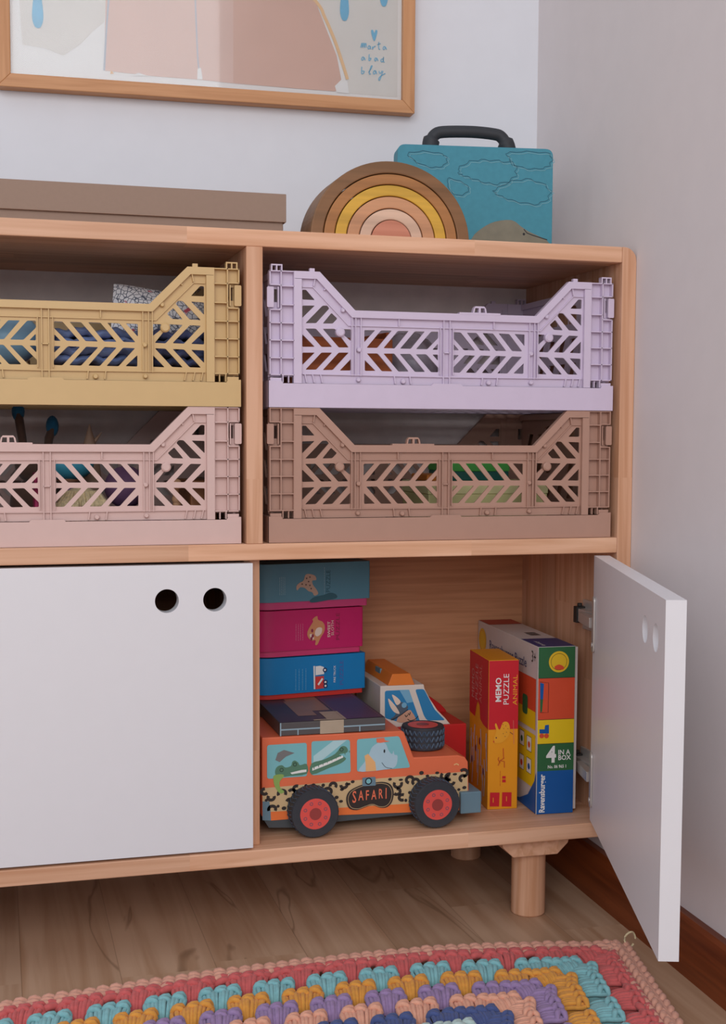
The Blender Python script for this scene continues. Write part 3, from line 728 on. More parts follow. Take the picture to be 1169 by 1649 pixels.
mb = MB(); mb.plate([low[0], low[1]]+[(low[1][0]-0.004, 0.0165), (0.05, 0.0125), (-0.04, 0.0105), (-0.085, 0.0070), (low[0][0]+0.008, 0.0095)], frame('front', -0.0535), -0.108, 0); mb.build('chassis', m_vs, van)
mb = MB(); Fv = frame('front', -0.0536)
def vp(poly, lvl, mi): mb.plate([(max(x, -0.1265), z) for x, z in poly], Fv, 0, lvl, mi=mi, flat=True)
vp([(-0.1307,0.0557),(-0.1308,0.0297),(-0.1176,0.0279),(0.1202,0.0241),(0.1201,0.059),(0.0265,0.0581),(-0.0442,0.0573)], 0.0003, 0)           # sand band
vp([(-0.1308,0.0293),(-0.1172,0.0278),(0.121,0.0245),(0.1221,0.0121),(0.1117,0.0129),(-0.0347,0.0181),(-0.1167,0.0178),(-0.1308,0.0189)], 0.0004, 1)  # lower orange
vp([(-0.1307,0.0406),(-0.1185,0.0402),(-0.1172,0.0278),(-0.1167,0.0178),(-0.1308,0.0189)], 0.0006, 3)
W_ = [[(-0.1212,0.1049),(-0.0752,0.1049),(-0.0747,0.0662),(-0.1212,0.0661)], [(-0.0697,0.1062),(-0.0243,0.1055),(-0.0232,0.067),(-0.0696,0.0668)], [(-0.0159,0.1055),(0.0348,0.1063),(0.0489,0.0683),(-0.0157,0.0674)]]
for k in W_: vp(round_poly(k, 0.003, 4), 0.0004, 4)
vp([(-0.0674,0.089),(-0.0443,0.1053),(-0.028,0.1053),(-0.0674,0.0764)], 0.0005, 5)
# crocodile
vp(smooth_curve([(-0.1113,0.0702),(-0.1117,0.0759),(-0.109,0.0798),(-0.104,0.0808),(-0.0999,0.0779),(-0.0937,0.0793),(-0.0922,0.0837),(-0.0892,0.0853),(-0.0853,0.0828),(-0.083,0.0795),(-0.0752,0.0804),(-0.0752,0.069),(-0.0949,0.0676),(-0.104,0.0673)], 3, True), 0.0006, 6)
vp(smooth_curve([(-0.0697,0.0805),(-0.0558,0.0841),(-0.0419,0.0901),(-0.035,0.0979),(-0.0299,0.0981),(-0.027,0.0947),(-0.028,0.0907),(-0.0373,0.0889),(-0.0289,0.0843),(-0.0349,0.0787),(-0.0489,0.0741),(-0.0696,0.0677)], 3, True), 0.0006, 6)
vp([(-0.0944,0.0716),(-0.0812,0.0739),(-0.0756,0.074),(-0.0756,0.0713),(-0.0926,0.0697)], 0.0007, 7); vp([(-0.0687,0.0754),(-0.0489,0.0819),(-0.0331,0.0878),(-0.0321,0.0854),(-0.0489,0.0787),(-0.0687,0.0722)], 0.0007, 7)
for k in range(9): vp([(-0.0674,0.0771),(-0.0664,0.0771),(-0.0669,0.0725)] if 0 else [(x+k*0.0052, z+k*0.0021) for x, z in [(-0.0674,0.0758),(-0.066,0.0761),(-0.0664,0.073)]], 0.0008, 6)
for c_ in [(-0.1045,0.0754),(-0.089,0.0808),(-0.0343,0.0947)]: mb.stroke(circle(c_[0], c_[1], 0.0020, 10), Fv, 0.0006, 0.0009, 9, True)
vp(smooth_curve([(-0.1131,0.0697),(-0.1045,0.0705),(-0.1017,0.068),(-0.1067,0.062),(-0.1058,0.0547),(-0.1013,0.0503),(-0.1063,0.0484),(-0.1122,0.0565),(-0.114,0.0647)], 3, True), 0.0008, 8)
vp([(-0.1117,0.0872),(-0.109,0.0952),(-0.1017,0.0983),(-0.0894,0.094),(-0.0995,0.0905),(-0.1067,0.0846)], 0.0007, 10)
# rhino
vp(smooth_curve([(-0.0138,0.0682),(-0.0068,0.0783),(-0.0016,0.0872),(0.0026,0.0957),(0.012,0.1007),(0.0186,0.0984),(0.022,0.0904),(0.0263,0.0855),(0.0282,0.0895),(0.0292,0.0849),(0.033,0.0832),(0.0321,0.0735),(0.0279,0.0692),(0.0169,0.068),(0.0027,0.0671)], 3, True), 0.0006, 11)
vp([(-0.0068,0.0857),(-0.0026,0.0877),(0.006,0.0775),(0.0074,0.0673),(-0.0053,0.0672),(-0.0054,0.0759)], 0.0007, 12); vp([(0.0072,0.1051),(0.0167,0.1055),(0.0177,0.1022),(0.0238,0.1009),(0.012,0.0997),(0.0077,0.1005)], 0.0008, 13)
vp(circle(*[(0.017,0.0898)][0], 0.0010, 10, 0.0022), 0.0009, 9)
mb.stroke(smooth_curve([(0.014,0.0765),(0.0188,0.0707),(0.0264,0.0688)], 3), Fv, 0.0005, 0.0009, 9)
# camera hanging out of the window
vp(round_poly([(-0.0095,0.0605),(0.0061,0.0604),(0.0066,0.0502),(-0.0095,0.0504)], 0.0008), 0.0017, 3); vp(circle(*[(-0.0022,0.0559)][0], 0.0042, 18), 0.0019, 9); vp(circle(*[(-0.0022,0.0559)][0], 0.0028, 18), 0.0020, 4)
# leopard spots
rs = random.Random(4)
spots = [(-0.124,0.0519),(-0.1165,0.0446),(-0.1085,0.0338),(-0.104,0.0482),(-0.0926,0.0486),(-0.0845,0.0355),(-0.0869,0.0527),(-0.0761,0.0549),(-0.0673,0.0552),(-0.0949,0.038),(-0.0558,0.0545),(-0.0506,0.0468),(-0.0441,0.0532),(-0.0399,0.0392),(-0.0336,0.0479),(-0.0313,0.0528),(-0.0604,0.0475),(-0.0347,0.0342),(-0.1154,0.0309),(-0.1017,0.031),(-0.0208,0.0562),(0.0326,0.041),(0.0391,0.0336),(0.0373,0.0546),(0.0481,0.0539),(0.0482,0.0388),(0.0241,0.056),(0.0553,0.0511),(0.0698,0.0571),(0.0819,0.0599),(0.0912,0.0557),(0.0991,0.0482),(0.1039,0.0568),(0.1138,0.0514),(0.1159,0.04),(0.109,0.0381),(0.0966,0.0542),(0.0435,0.0298),(0.0625,0.0611),(0.1149,0.0577),(-0.1222,0.0416),(-0.0731,0.0483),(0.0337,0.0498),(0.0771,0.0532),(-0.0255,0.0538)]
for k, (x, z) in enumerate(spots):
    if k % 3 == 0 or k in (1, 4, 11, 22, 31, 33):
        a0 = rs.uniform(0, 6.28); r_0 = rs.uniform(0.0042, 0.0056)
        mb.stroke([(x+r_0*0.72*math.cos(a0+t*0.42)*1.15, z+r_0*0.72*math.sin(a0+t*0.42)) for t in range(11)], Fv, 0.0036, 0.0006, 14)
    else:
        vp(circle(x, z, rs.uniform(0.0018, 0.0030), 9, rs.uniform(0.0014, 0.0024)), 0.0006, 14)
# sign
sg = [(-0.0287,0.0361),(-0.0254,0.045),(-0.0161,0.0501),(-0.0067,0.0525),(0.0028,0.0533),(0.0146,0.0538),(0.0242,0.0504),(0.0285,0.0413),(0.0267,0.0298),(0.0208,0.0237),(0.0124,0.0234),(0.0029,0.0273),(-0.0065,0.0252),(-0.0159,0.0227),(-0.0253,0.0257)]
vp(smooth_curve(sg, 4, True), 0.0011, 14); cg = (sum(a for a, _ in sg)/len(sg), sum(b for _, b in sg)/len(sg))
mb.stroke([(cg[0]+(x-cg[0])*0.92, cg[1]+(z-cg[1])*0.90) for x, z in smooth_curve(sg, 4, True)], Fv, 0.0005, 0.0013, 0, True)
s0 = [(-0.0216,0.0328),(0.02,0.034)]
ang_s = math.atan2(s0[1][1]-s0[0][1], s0[1][0]-s0[0][0])
xx = s0[0][0]
for ch, hgt, wd_, dz in (('S', .0195, 1.0, -.001), ('A', .0165, .95, .001), ('F', .0160, 1.0, .0008), ('A', .0160, .95, .0005), ('R', .0160, .95, .001), ('I', .0180, .9, .0)):
    mb.text(ch, Fv, xx, s0[0][1]+(xx-s0[0][0])*math.tan(ang_s)+dz, hgt, 0.0014, 13, 0, 0.58*wd_, bold=0.012)
    xx += {'S': .0075, 'A': .0084, 'F': .0072, 'R': .0081, 'I': 0}[ch]
# handle, light and rear lamp lines
mb.stroke([(0.1026,0.0679),(0.1057,0.0693),(0.1087,0.0675)], Fv, 0.0016, 0.0006, 12)
mb.build('van_side_print', [m_leo, m_vo2, m_vs, m_bmp, m_win, m_wl, m_cg, white, m_cg2, blk, m_hat, m_rh, m_shirt, m_let, m_spot], van)
mb = MB(); bp_ = [(0.1096,0.0333),(0.1352,0.0358),(0.1355,0.0102),(0.1098,0.0102)]
mb.box((0.1095, -0.0600, bp_[2][1]), (bp_[1][0], 0.050, bp_[1][1])); mb.build('bumper', m_bmp, van, bevel=0.001)
m_tyre = mat('tyre_black', (52, 54, 60), 0.6, var=0.1, scale=120); m_rim = ink('rim_coral', (222, 82, 74)); m_rimd = ink('rim_dark', (150, 62, 58)); m_tread = mat('tyre_tread', (70, 86, 104), 0.6)
for nm, cx_, cz_ in (('rear', -0.0706, 0.0288), ('front', 0.0745, 0.0288)):
    mb = MB(); R_ = 0.0275
    mb.cyl((cx_, -0.0535, cz_), 0, 0, axis='Y', n=56, prof=[(R_-0.001, 0.0), (R_, 0.0012), (R_, 0.0225), (R_-0.001, 0.0240)], mi=0)
    F_w = frame('front', -0.0535-0.0240)
    mb.plate(circle(cx_, cz_, R_*0.64, 40), F_w, 0, 0.0004, mi=1, flat=True)
    mb.plate(circle(cx_, cz_, R_*0.25, 24), F_w, 0, 0.0008, mi=2, flat=True)
    for k in range(8):
        a_ = 2*pi*k/8+0.39; mb.stroke(circle(cx_+R_*0.46*math.cos(a_), cz_+R_*0.46*math.sin(a_), 0.0017, 12), F_w, 0.0006, 0.0007, 3, True)
    for k in range(36):      # zigzag tread on the rolling face
        a_ = 2*pi*k/36
        for s_ in (0, 1):
            p0 = [(R_+0.0003, a_, 0.002+s_*0.0100), (R_+0.0003, a_+0.09*(1 if s_ == 0 else -1), 0.0120+s_*0.0100-0.001)]
            pts = [Vector((cx_+r*math.cos(t+0.09*s_), -0.0535-d, cz_+r*math.sin(t+0.09*s_))) for r, t, d in p0]
            mb.tube(pts, 0.0006, n=4, mi=3)
    mb.build('wheel', [m_tyre, m_rim, m_rimd, m_tread], van, bevel=0)
# spare wheel on the bonnet
mb = MB(); sx_, sy_2, sz_ = 0.0795, -0.0065, [(0.0744,0.0797)][0][1]+0.0008; R_ = 0.0253; H_ = 0.0265
mb.cyl((sx_, sy_2, sz_), 0, 0, axis='Z', n=56, prof=[(R_-0.0006, 0), (R_, 0.001), (R_, H_-0.001), (R_-0.0006, H_)], mi=0)
mb.cyl((sx_, sy_2, sz_+H_), R_*0.72, 0.0004, n=36, mi=1); mb.cyl((sx_, sy_2, sz_+H_+0.0004), R_*0.30, 0.0004, n=24, mi=2)
for k in range(26):
    a_ = 2*pi*k/26
    for row in range(3):
        for s_ in (-1, 1):
            q0 = [(a_+(0 if s_ < 0 else 0.12), 0.003+row*0.0075), (a_+0.11+(0 if s_ < 0 else 0.12), 0.003+row*0.0075+0.0055)]
            if s_ > 0: q0 = [(q0[0][0], q0[1][1]), (q0[1][0], q0[0][1])]
            mb.tube([Vector((sx_+(R_+0.0002)*math.cos(t), sy_2+(R_+0.0002)*math.sin(t), sz_+z)) for t, z in q0], 0.0010, n=4, mi=3)
mb.build('spare_wheel', [m_tyre, m_rim, m_rimd, m_tread], van)

# dark flat game box on the van's roof
ZR = 0.2312+0.0005
m_db = mat('game_box_dark', (70, 62, 72), 0.45, var=0.15, scale=30); m_dbs = mat('game_box_side', (84, 80, 80), 0.45, var=0.05); m_line = ink('pale_blue_line', (146, 170, 182)); m_tape = mat('beige_tape', (178, 160, 138), 0.5); m_bp = ink('box_purple', (84, 62, 92)); m_bt = ink('box_tan', (146, 116, 98))
gb = thing('game_box', 'flat dark game box taped shut on the roof of the van', 'box', (0.0915, 0.1635, 0))
roofz = [(-0.0443,0.1126)][0][1]+ZB
zs = 0.2315
mb = MB(); mb.box((-0.0625, -0.1145, zs), (0.0625, 0.1145, zs+0.0150), 0); mb.build('box_base', [m_dbs], gb, bevel=0.0006)
mb = MB(); Ft = frame('top', zs+0.0150); Fg = frame('front', -0.1145)
mb.plate(rect(-0.0620, -0.1135, 0.0620, 0.1140), Ft, 0, 0.0003, mi=0, flat=True)
mb.plate(rect(0.012, -0.1130, 0.0600, 0.10), Ft, 0, 0.0005, mi=1, flat=True)
mb.plate(rect(-0.034, -0.085, -0.012, 0.0), Ft, 0, 0.0005, mi=2, flat=True); mb.plate(rect(-0.030, -0.06, 0.010, 0.05), Ft, 0, 0.0004, mi=2, flat=True)
mb.plate(rect(-0.006, -0.1145, 0.016, -0.070), Ft, 0, 0.0007, mi=4, flat=True); mb.plate(rect(-0.022, -0.1140, -0.006, -0.1085), Ft, 0, 0.0007, mi=4, flat=True)
mb.plate(rect(-0.0155, zs+0.0, 0.0125, zs+0.0152), Fg, 0, 0.0005, mi=4, flat=True)
mb.plate(rect(-0.0615, zs+0.0062, 0.0620, zs+0.0078), Fg, 0, 0.0003, mi=3, flat=True)
for x in (-0.0420, 0.0310): mb.plate(rect(x, zs+0.0002, x+0.0014, zs+0.0062), Fg, 0, 0.0003, mi=3, flat=True)
mb.plate(rect(-0.0622, zs, -0.0608, zs+0.0150), Fg, 0, 0.0004, mi=3, flat=True)
for k in range(26): mb.plate(rect(0.0575, -0.112+k*0.0075, 0.0585, -0.109+k*0.0075), Ft, 0, 0.0007, mi=2, flat=True); mb.plate(rect(0.0125, -0.112+k*0.0075, 0.0135, -0.109+k*0.0075), Ft, 0, 0.0007, mi=2, flat=True)
mb.build('box_print', [m_db, m_bp, m_bt, m_line, m_tape], gb)

# three rounded suitcase puzzles in a stack
def suitcase(label, z0, lid_c, base_c, xr, hb, hl, art_fn, rzd, over=0.0):
    r = thing('puzzle_box', label, 'puzzle box', (0.095, 0.225, z0), math.radians(rzd), 'puzzle boxes stacked on the flat game box')
    xl = -0.085; d0, d1 = -0.045, 0.041
    def outline(g):
        rr = 0.030
        p = [(xr-g, d0+g), (xr-g, d1-g)]+[(xl+g, d1-g)]
        for k in range(9):
            a_ = pi+k*pi/16; p.append((xl+g+rr+rr*math.cos(a_), d0+g+rr+rr*math.sin(a_)))
        return p
    F2 = frame('top', 0)
    mb = MB(); mb.plate(round_poly(outline(0.0025), 0.003, 3), F2, 0.0002, hb+hl*0.4); mb.build('box_base', mat(label[:12]+'_base', base_c, 0.45, var=0.02), r, bevel=0.0008, smooth=True)
    mb = MB(); mb.plate(round_poly(outline(0.0), 0.0025, 3), F2, hb, hb+hl); mb.build('lid', mat(label[:12]+'_lid', lid_c, 0.45, var=0.03), r, bevel=0.0010, smooth=True)
    mb = MB(); ms = art_fn(mb, frame('front', d0-0.0002), z0); mb.build('lid_print', ms, r)
    return r
def shift(P, z0): return [(x, z-z0) for x, z in P]
def paragraphs(mb, F, xs, z1, z0, mi):
    rp_ = random.Random(2)
    for x in xs:
        z = z0
        while z < z1:
            l = rp_.uniform(0.0012, 0.0035); mb.stroke([(x, z), (x, min(z+l, z1))], F, 0.0005, 0.0004, mi); z += l+0.0006
def art_teal(mb, F, z0):
    g = shift([(-0.024,0.3817),(-0.0247,0.3872),(-0.0206,0.391),(-0.0156,0.3935),(-0.0131,0.4002),(-0.0088,0.4016),(-0.0029,0.4003),(0.0005,0.3981),(0.0014,0.3937),(-0.0037,0.393),(-0.0029,0.3879),(0.0022,0.3813),(0.004,0.3762),(-0.0011,0.3743),(-0.0037,0.3784),(-0.0088,0.3802),(-0.0139,0.3844),(-0.0198,0.3854)], z0)
    mb.plate(smooth_curve(g, 3, True), F, 0, 0.0004, mi=0, flat=True)
    for c_ in shift([(-0.0114,0.3962),(-0.0071,0.3976),(-0.0088,0.3921),(-0.0122,0.3883),(-0.0071,0.3873),(-0.0173,0.3893),(-0.0054,0.3832)], z0): mb.plate(circle(*c_, 0.0010, 8), F, 0, 0.0006, mi=1, flat=True)
    h = shift([(-0.0071,0.3683),(-0.0003,0.3727),(0.0117,0.3746),(0.0202,0.377),(0.028,0.3746),(0.0289,0.3698),(0.0134,0.3673),(-0.0037,0.3657)], z0); mb.plate(smooth_curve(h, 3, True), F, 0, 0.0003, mi=2, flat=True)
    a = shift([(-0.0466,0.3991),(-0.0324,0.3986),(-0.0374,0.3768)], z0)
    paragraphs(mb, F, [a[0][0]+0.0022*k for k in range(4)], a[0][1], a[2][1], 3)
    t = shift([(0.0134,0.3753),(0.0202,0.3774)], z0)
    mb.text('LITTLE DEER', F, t[0][0], t[0][1], 0.0048, 0.0005, 3, pi/2, 1.1) if False else paragraphs(mb, F, [t[0][0]-0.001], t[0][1]+0.034, t[0][1], 3)
    mb.text('PUZZLE', F, t[1][0], t[1][1], 0.0080, 0.0005, 2, pi/2, 1.0)
    return [ink('deer_sand', (190, 160, 140)), ink('deer_dark', (90, 62, 58)), ink('teal_dark', (50, 96, 110)), ink('teal_pale', (150, 180, 190))]
def art_pink(mb, F, z0):
    g = shift([(0.0006,0.348),(0.0032,0.3482),(0.004,0.3439),(0.01,0.3411),(0.0131,0.3354),(0.0121,0.3282),(0.0075,0.3213),(0.0033,0.3131),(0.0002,0.313),(0.0007,0.3185),(-0.0044,0.3184),(-0.009,0.3223),(-0.0104,0.3279),(-0.0079,0.3342),(-0.0028,0.3418),(-0.0036,0.3447)], z0)
    mb.plate(smooth_curve(g, 3, True), F, 0, 0.0004, mi=0, flat=True)
    f = shift([(0.0041,0.3343),(0.0092,0.3332),(0.0084,0.3269),(0.0032,0.3232),(-0.0002,0.3258),(0.0007,0.3313)], z0); mb.plate(smooth_curve(f, 3, True), F, 0, 0.0006, mi=1, flat=True)
    f = shift([(-0.0073,0.3262),(-0.0027,0.3259),(-0.0015,0.3203),(-0.0053,0.32)], z0); mb.plate(smooth_curve(f, 3, True), F, 0, 0.0006, mi=1, flat=True)
    for c_ in shift([(-0.0039,0.3308),(-0.0032,0.3243),(-0.0049,0.3209)], z0): mb.plate(circle(*c_, 0.0016, 8, 0.0024), F, 0, 0.0008, mi=2, flat=True)
    a = shift([(-0.0253,0.343),(-0.0253,0.3193)], z0); paragraphs(mb, F, [a[0][0]+0.0030*k for k in range(4)], a[0][1]-0.003, a[1][1], 3)
    t = shift([(0.0204,0.321),(0.0252,0.323),(0.0322,0.3167)], z0)
    mb.text('SWEET', F, t[0][0], t[0][1], 0.0052, 0.0005, 1, pi/2, 1.25, bold=0.01); mb.text('SLOTH', F, t[1][0], t[1][1], 0.0050, 0.0005, 1, pi/2, 1.25)
    mb.text('PUZZLE', F, t[2][0]+0.0008, t[2][1], 0.0066, 0.0005, 2, pi/2, 1.5)
    return [ink('sloth_tan', (206, 138, 96)), ink('sloth_cream', (228, 206, 190)), ink('sloth_dark', (140, 40, 70)), ink('pink_pale', (216, 130, 160))]
def art_blue(mb, F, z0):
    for (p, mi) in (([(0.0008,0.2569),(0.0003,0.273),(0.012,0.2729),(0.0123,0.2576)], 0), ([(0.0008,0.2745),(0.0008,0.2858),(0.0068,0.2861),(0.0119,0.2842),(0.0123,0.2753)], 1), ([(0.0059,0.2758),(0.0068,0.2837),(0.0111,0.2834),(0.0116,0.277)], 0), ([(-0.0014,0.2571),(-0.0021,0.2863),(-0.0001,0.2864),(0.0003,0.2573)], 1), ([(0.0034,0.2631),(0.0094,0.2707),(0.0111,0.269),(0.0051,0.2614)], 1)):
        mb.plate(shift(p, z0), F, 0, 0.0004+0.0001*mi, mi=mi, flat=True)
    for c_ in shift([(0.0133,0.2804),(0.014,0.2652),(0.0141,0.2604)], z0):
        mb.plate(circle(*c_, 0.0029, 16), F, 0, 0.0007, mi=2, flat=True); mb.plate(circle(*c_, 0.0014, 12), F, 0, 0.0008, mi=1, flat=True)
    a = shift([(-0.0256,0.2859),(-0.0255,0.2573)], z0); paragraphs(mb, F, [a[0][0]+0.0045*k for k in range(4)], a[0][1]-0.002, a[1][1], 4)
    t = shift([(0.0279,0.2637),(0.0383,0.2593)], z0)
    mb.text('FIRE TRUCK', F, t[0][0], t[0][1], 0.0040, 0.0005, 1, pi/2, 1.0); mb.text('PUZZLE', F, t[1][0], t[1][1], 0.0070, 0.0005, 3, pi/2, 1.3)
    return [ink('truck_red', (206, 60, 56)), white, ink('truck_navy', (28, 44, 90)), ink('blue_purple', (80, 98, 168)), ink('sky_pale', (120, 180, 214))]
za = 0.2473
suitcase('bright blue puzzle box with a red base and a fire engine, lowest of three', za, (14, 124, 186), (204, 52, 44), [(0.0692,0.2713)][0][0], 0.0065, 0.0450, art_blue, 8.5)
suitcase('magenta puzzle box with a sloth, between the blue and the teal box', za+0.0525, (196, 28, 100), (206, 60, 112), [(0.0657,0.3301)][0][0], 0.0075, 0.0500, art_pink, 8.5)
suitcase('dusty teal puzzle box with a pink base and a spotted deer, topmost of three', za+0.1110, (86, 138, 158), (206, 70, 124), [(0.0751,0.3927)][0][0], 0.0095, 0.0470, art_teal, 8.5)

# red and white toy truck behind the van
vt = thing('toy_truck', 'red and white cardboard rescue truck with orange roof light behind the van', 'toy car', (0.236, 0.213, ZB))
m_tr = ink('truck_body_red', (200, 34, 34)); m_tw = ink('truck_white', (222, 210, 198)); m_tg = ink('truck_window', (44, 130, 182)); m_tgl = ink('truck_window_light', (120, 176, 206)); m_or = ink('light_orange', (226, 124, 46)); m_gr = ink('truck_grey', (96, 84, 76)); m_skin = ink('skin_tan', (206, 158, 132)); m_helm = ink('helmet_grey', (84, 96, 110)); m_feather = ink('feather_cream', (230, 208, 190))
cabp = [(-0.0558,0.1434),(-0.01,0.1444),(0.0012,0.143),(0.0024,0.1375),(0.037,0.091),(0.0157,0.0901),(-0.0236,0.0903),(-0.0553,0.1008)]
bx0, bx1 = cabp[0][0], [(0.0585,0.0891)][0][0]; bz = [(0.037,0.0903)][0][1]
mb = MB(); mb.plate([(bx0, 0.003), (bx1, 0.003), (bx1, bz), (cabp[4][0], bz), (bx0, bz)], frame('front', -0.0545), -0.112, 0); mb.build('truck_body', m_tr, vt, bevel=0.0012)
cab_o = [(bx0, bz-0.0)]+[cabp[0], cabp[2], cabp[3]]+[(0.0098,0.1237),(0.0198,0.1089),(0.0298,0.0989)]+[(cabp[4][0], bz)]
mb = MB(); mb.plate(cab_o, frame('front', -0.0545), -0.112, 0); mb.build('cab', m_tw, vt, bevel=0.001)
mb = MB(); Fk = frame('front', -0.0546)
mb.plate(round_poly([(-0.05,0.1373),(-0.0184,0.1372),(-0.0033,0.0952),(-0.0264,0.0954),(-0.0498,0.1029)], 0.003, 4), Fk, 0, 0.0003, mi=0, flat=True)
mb.plate(round_poly([(-0.0103,0.1372),(0.0012,0.1372),(0.0156,0.1105),(0.0299,0.0959),(0.0058,0.0968),(0.0015,0.1031)], 0.003, 4), Fk, 0, 0.0003, mi=0, flat=True)
mb.plate([(-0.0309,0.1374),(-0.0184,0.1372),(-0.0127,0.1214),(-0.021,0.1205)], Fk, 0, 0.0004, mi=1, flat=True)
mb.plate(smooth_curve([(-0.0341,0.0976),(-0.0307,0.1048),(-0.0182,0.1116),(-0.0139,0.108),(-0.0104,0.1024),(-0.0097,0.0969),(-0.0222,0.0957)], 3, True), Fk, 0, 0.0005, mi=2, flat=True)
mb.plate(smooth_curve([(-0.0424,0.1014),(-0.0362,0.1065),(-0.0349,0.1185),(-0.0294,0.1222),(-0.0224,0.1192),(-0.0199,0.1137),(-0.0293,0.1061),(-0.0376,0.0998)], 3, True), Fk, 0, 0.0006, mi=3, flat=True)
for p in ([(-0.0458,0.1271),(-0.0419,0.1242),(-0.0349,0.1158),(-0.0307,0.1075),(-0.0377,0.1099),(-0.0432,0.1176)], [(-0.0406,0.1322),(-0.0336,0.1278),(-0.0294,0.1222),(-0.0342,0.1185),(-0.0384,0.1254)]): mb.plate(smooth_curve(p, 3, True), Fk, 0, 0.0007, mi=4, flat=True)
mb.plate(circle(*[(-0.0248,0.118)][0], 0.0034, 14), Fk, 0, 0.0008, mi=1, flat=True)
for p in ([(-0.0237,0.1058),(-0.022,0.103),(-0.0201,0.1056)], [(-0.0195,0.1076),(-0.0178,0.1052),(-0.0167,0.1088)], [(-0.0202,0.1002),(-0.0167,0.098),(-0.0104,0.0994),(-0.0062,0.1035)], [(-0.0417,0.1),(-0.0307,0.1048),(-0.0198,0.1123)]): mb.stroke(smooth_curve(p, 3), Fk, 0.0009, 0.0009, 5)
mb.build('truck_side_print', [m_tg, m_tgl, m_skin, m_helm, m_feather, blk], vt)
mb = MB()
lp = [(-0.0459,0.1434),(-0.0401,0.1579),(-0.0171,0.1577),(-0.0107,0.1445)]
lp[0] = (lp[0][0], cabp[0][1]); lp[3] = (lp[3][0], cabp[2][1])
mb.plate(lp, frame('front', -0.0545), -0.112, 0); 
mb.box((lp[1][0]-0.0030, -0.010, lp[1][1]-0.0110), (lp[1][0]-0.0001, 0.012, lp[1][1]-0.001), 1)
mb.build('roof_light', [m_or, m_bmp], vt, bevel=0.0006)
mb = MB(); hm = [(cabp[4][0]-0.012, bz-0.001)]+[(0.0205,0.1096),(0.0268,0.1126),(0.0368,0.1101),(0.0497,0.1005),(0.0563,0.0934)]+[(bx1, bz-0.001)]
mb.plate([(hm[0][0]-0.02, bz-0.001)]+hm[1:], frame('front', 0.02), -0.032, 0); mb.build('bonnet', m_tr, vt, bevel=0.001)

# memo puzzle box
mp = thing('memo_game_box', 'slim upright red and yellow animal memo puzzle box', 'game box', (0.3163, 0.1215, ZB), math.radians(-5))
m_mr = ink('memo_red', (200, 28, 42)); m_my = ink('memo_yellow', (230, 150, 24)); m_my2 = ink('memo_pale_yellow', (236, 200, 80)); m_foil = ink('memo_foil', (214, 120, 110)); m_mo = ink('memo_orange', (206, 118, 30)); m_bird = ink('memo_white_bird', (206, 190, 190))
q = [(-0.0138,0.1844),(0.0223,0.1834),(-0.02,-0.0014),(0.0168,-0.0027)]
mw = 0.0188; mh = (q[0][1]+q[1][1])/2
mb = MB(); mb.box((-mw, -0.0425, 0.0003), (mw, 0.0425, mh)); mb.build('box_body', m_my, mp, bevel=0.0006)
mb = MB(); Fm = frame('front', -0.0426); Fl = lambda u, v, w: Vector((-mw-w, u, v))
sp_z = [(-0.0022,0.0991)][0][1]
mb.plate(rect(-mw+.0003, sp_z, mw-.0003, mh-0.0006), Fm, 0, 0.0003, mi=0, flat=True)
mb.plate([(-0.042, mh-0.0006), (-0.042, sp_z+0.0), (-0.020, sp_z+0.002), (-0.008, sp_z+0.006), (-0.004, sp_z+0.022), (0.004, sp_z+0.026), (0.010, sp_z+0.018), (0.016, sp_z+0.004), (0.042, sp_z+0.006), (0.042, mh-0.0006)], Fl, 0, 0.0003, mi=0, flat=True)
def vtext(t, u, size, mi, F, z, sx=1.0, b=0.0): mb.text(t, F, u, z, size, 0.0005, mi, pi/2, sx, bold=b)
tz = [(-0.0027,0.1325),(0.007,0.1288),(0.0176,0.1284)]
vtext('MEMO', tz[0][0]-0.0006, 0.0100, 1, Fm, tz[0][1], 1.05, 0.02); vtext('PUZZLE', tz[1][0]-0.0006, 0.0098, 1, Fm, tz[1][1], 1.12); vtext('ANIMAL', tz[2][0]-0.0006, 0.0080, 2, Fm, tz[2][1], 1.28)
for t_, u_0, m_i in (('MEMO', 0.020, 4), ('PUZZLE', 0.003, 4), ('ANIMAL', -0.014, 3)):
    mb.text(t_, lambda u, v, w: Fl(-u, v, w), u_0*-1, sp_z+0.026, 0.0165, 0.0005, m_i, pi/2, 0.80)
bird = [(-0.0126,0.084),(-0.0109,0.0917),(-0.0089,0.0976),(-0.0107,0.1045),(-0.009,0.1067),(-0.0049,0.0983),(-0.0006,0.1076),(0.0056,0.1074),(0.0083,0.1004),(0.0067,0.091),(-0.0003,0.0836),(-0.0073,0.0821)]
mb.plate(smooth_curve(bird, 3, True), Fm, 0, 0.0006, mi=2, flat=True)
for c_ in [(-0.0006,0.105),(0.003,0.1032),(0.0057,0.0997),(0.0004,0.0999),(0.004,0.0954),(-0.0001,0.0939),(0.0023,0.0903)]: mb.plate(circle(*c_, 0.0005, 6), Fm, 0, 0.0008, mi=5, flat=True)
mb.plate(circle(*[(-0.0088,0.089)][0], 0.0009, 8), Fm, 0, 0.0008, mi=5, flat=True)
mb.stroke([(0.0084,0.0953),(0.0123,0.0925)], Fm, 0.0006, 0.0006, 5); mb.stroke([(0.0126,0.1097),(0.0135,0.0804)], Fm, 0.0005, 0.0006, 3)
mb.plate([(-0.0126,0.084),(-0.0108,0.0828),(-0.0121,0.0866)], Fm, 0, 0.0008, mi=0, flat=True)
for p in ([(-0.0061,0.0545),(-0.0035,0.0605),(0.0018,0.0594),(0.0019,0.0516)], [(-0.0035,0.0579),(-0.0062,0.0623),(-0.0053,0.0648)], [(-0.0035,0.0605),(0.0017,0.0637)], [(0.0002,0.0758),(0.0007,0.0637)]): mb.stroke(p, Fm, 0.0011, 0.0006, 6)
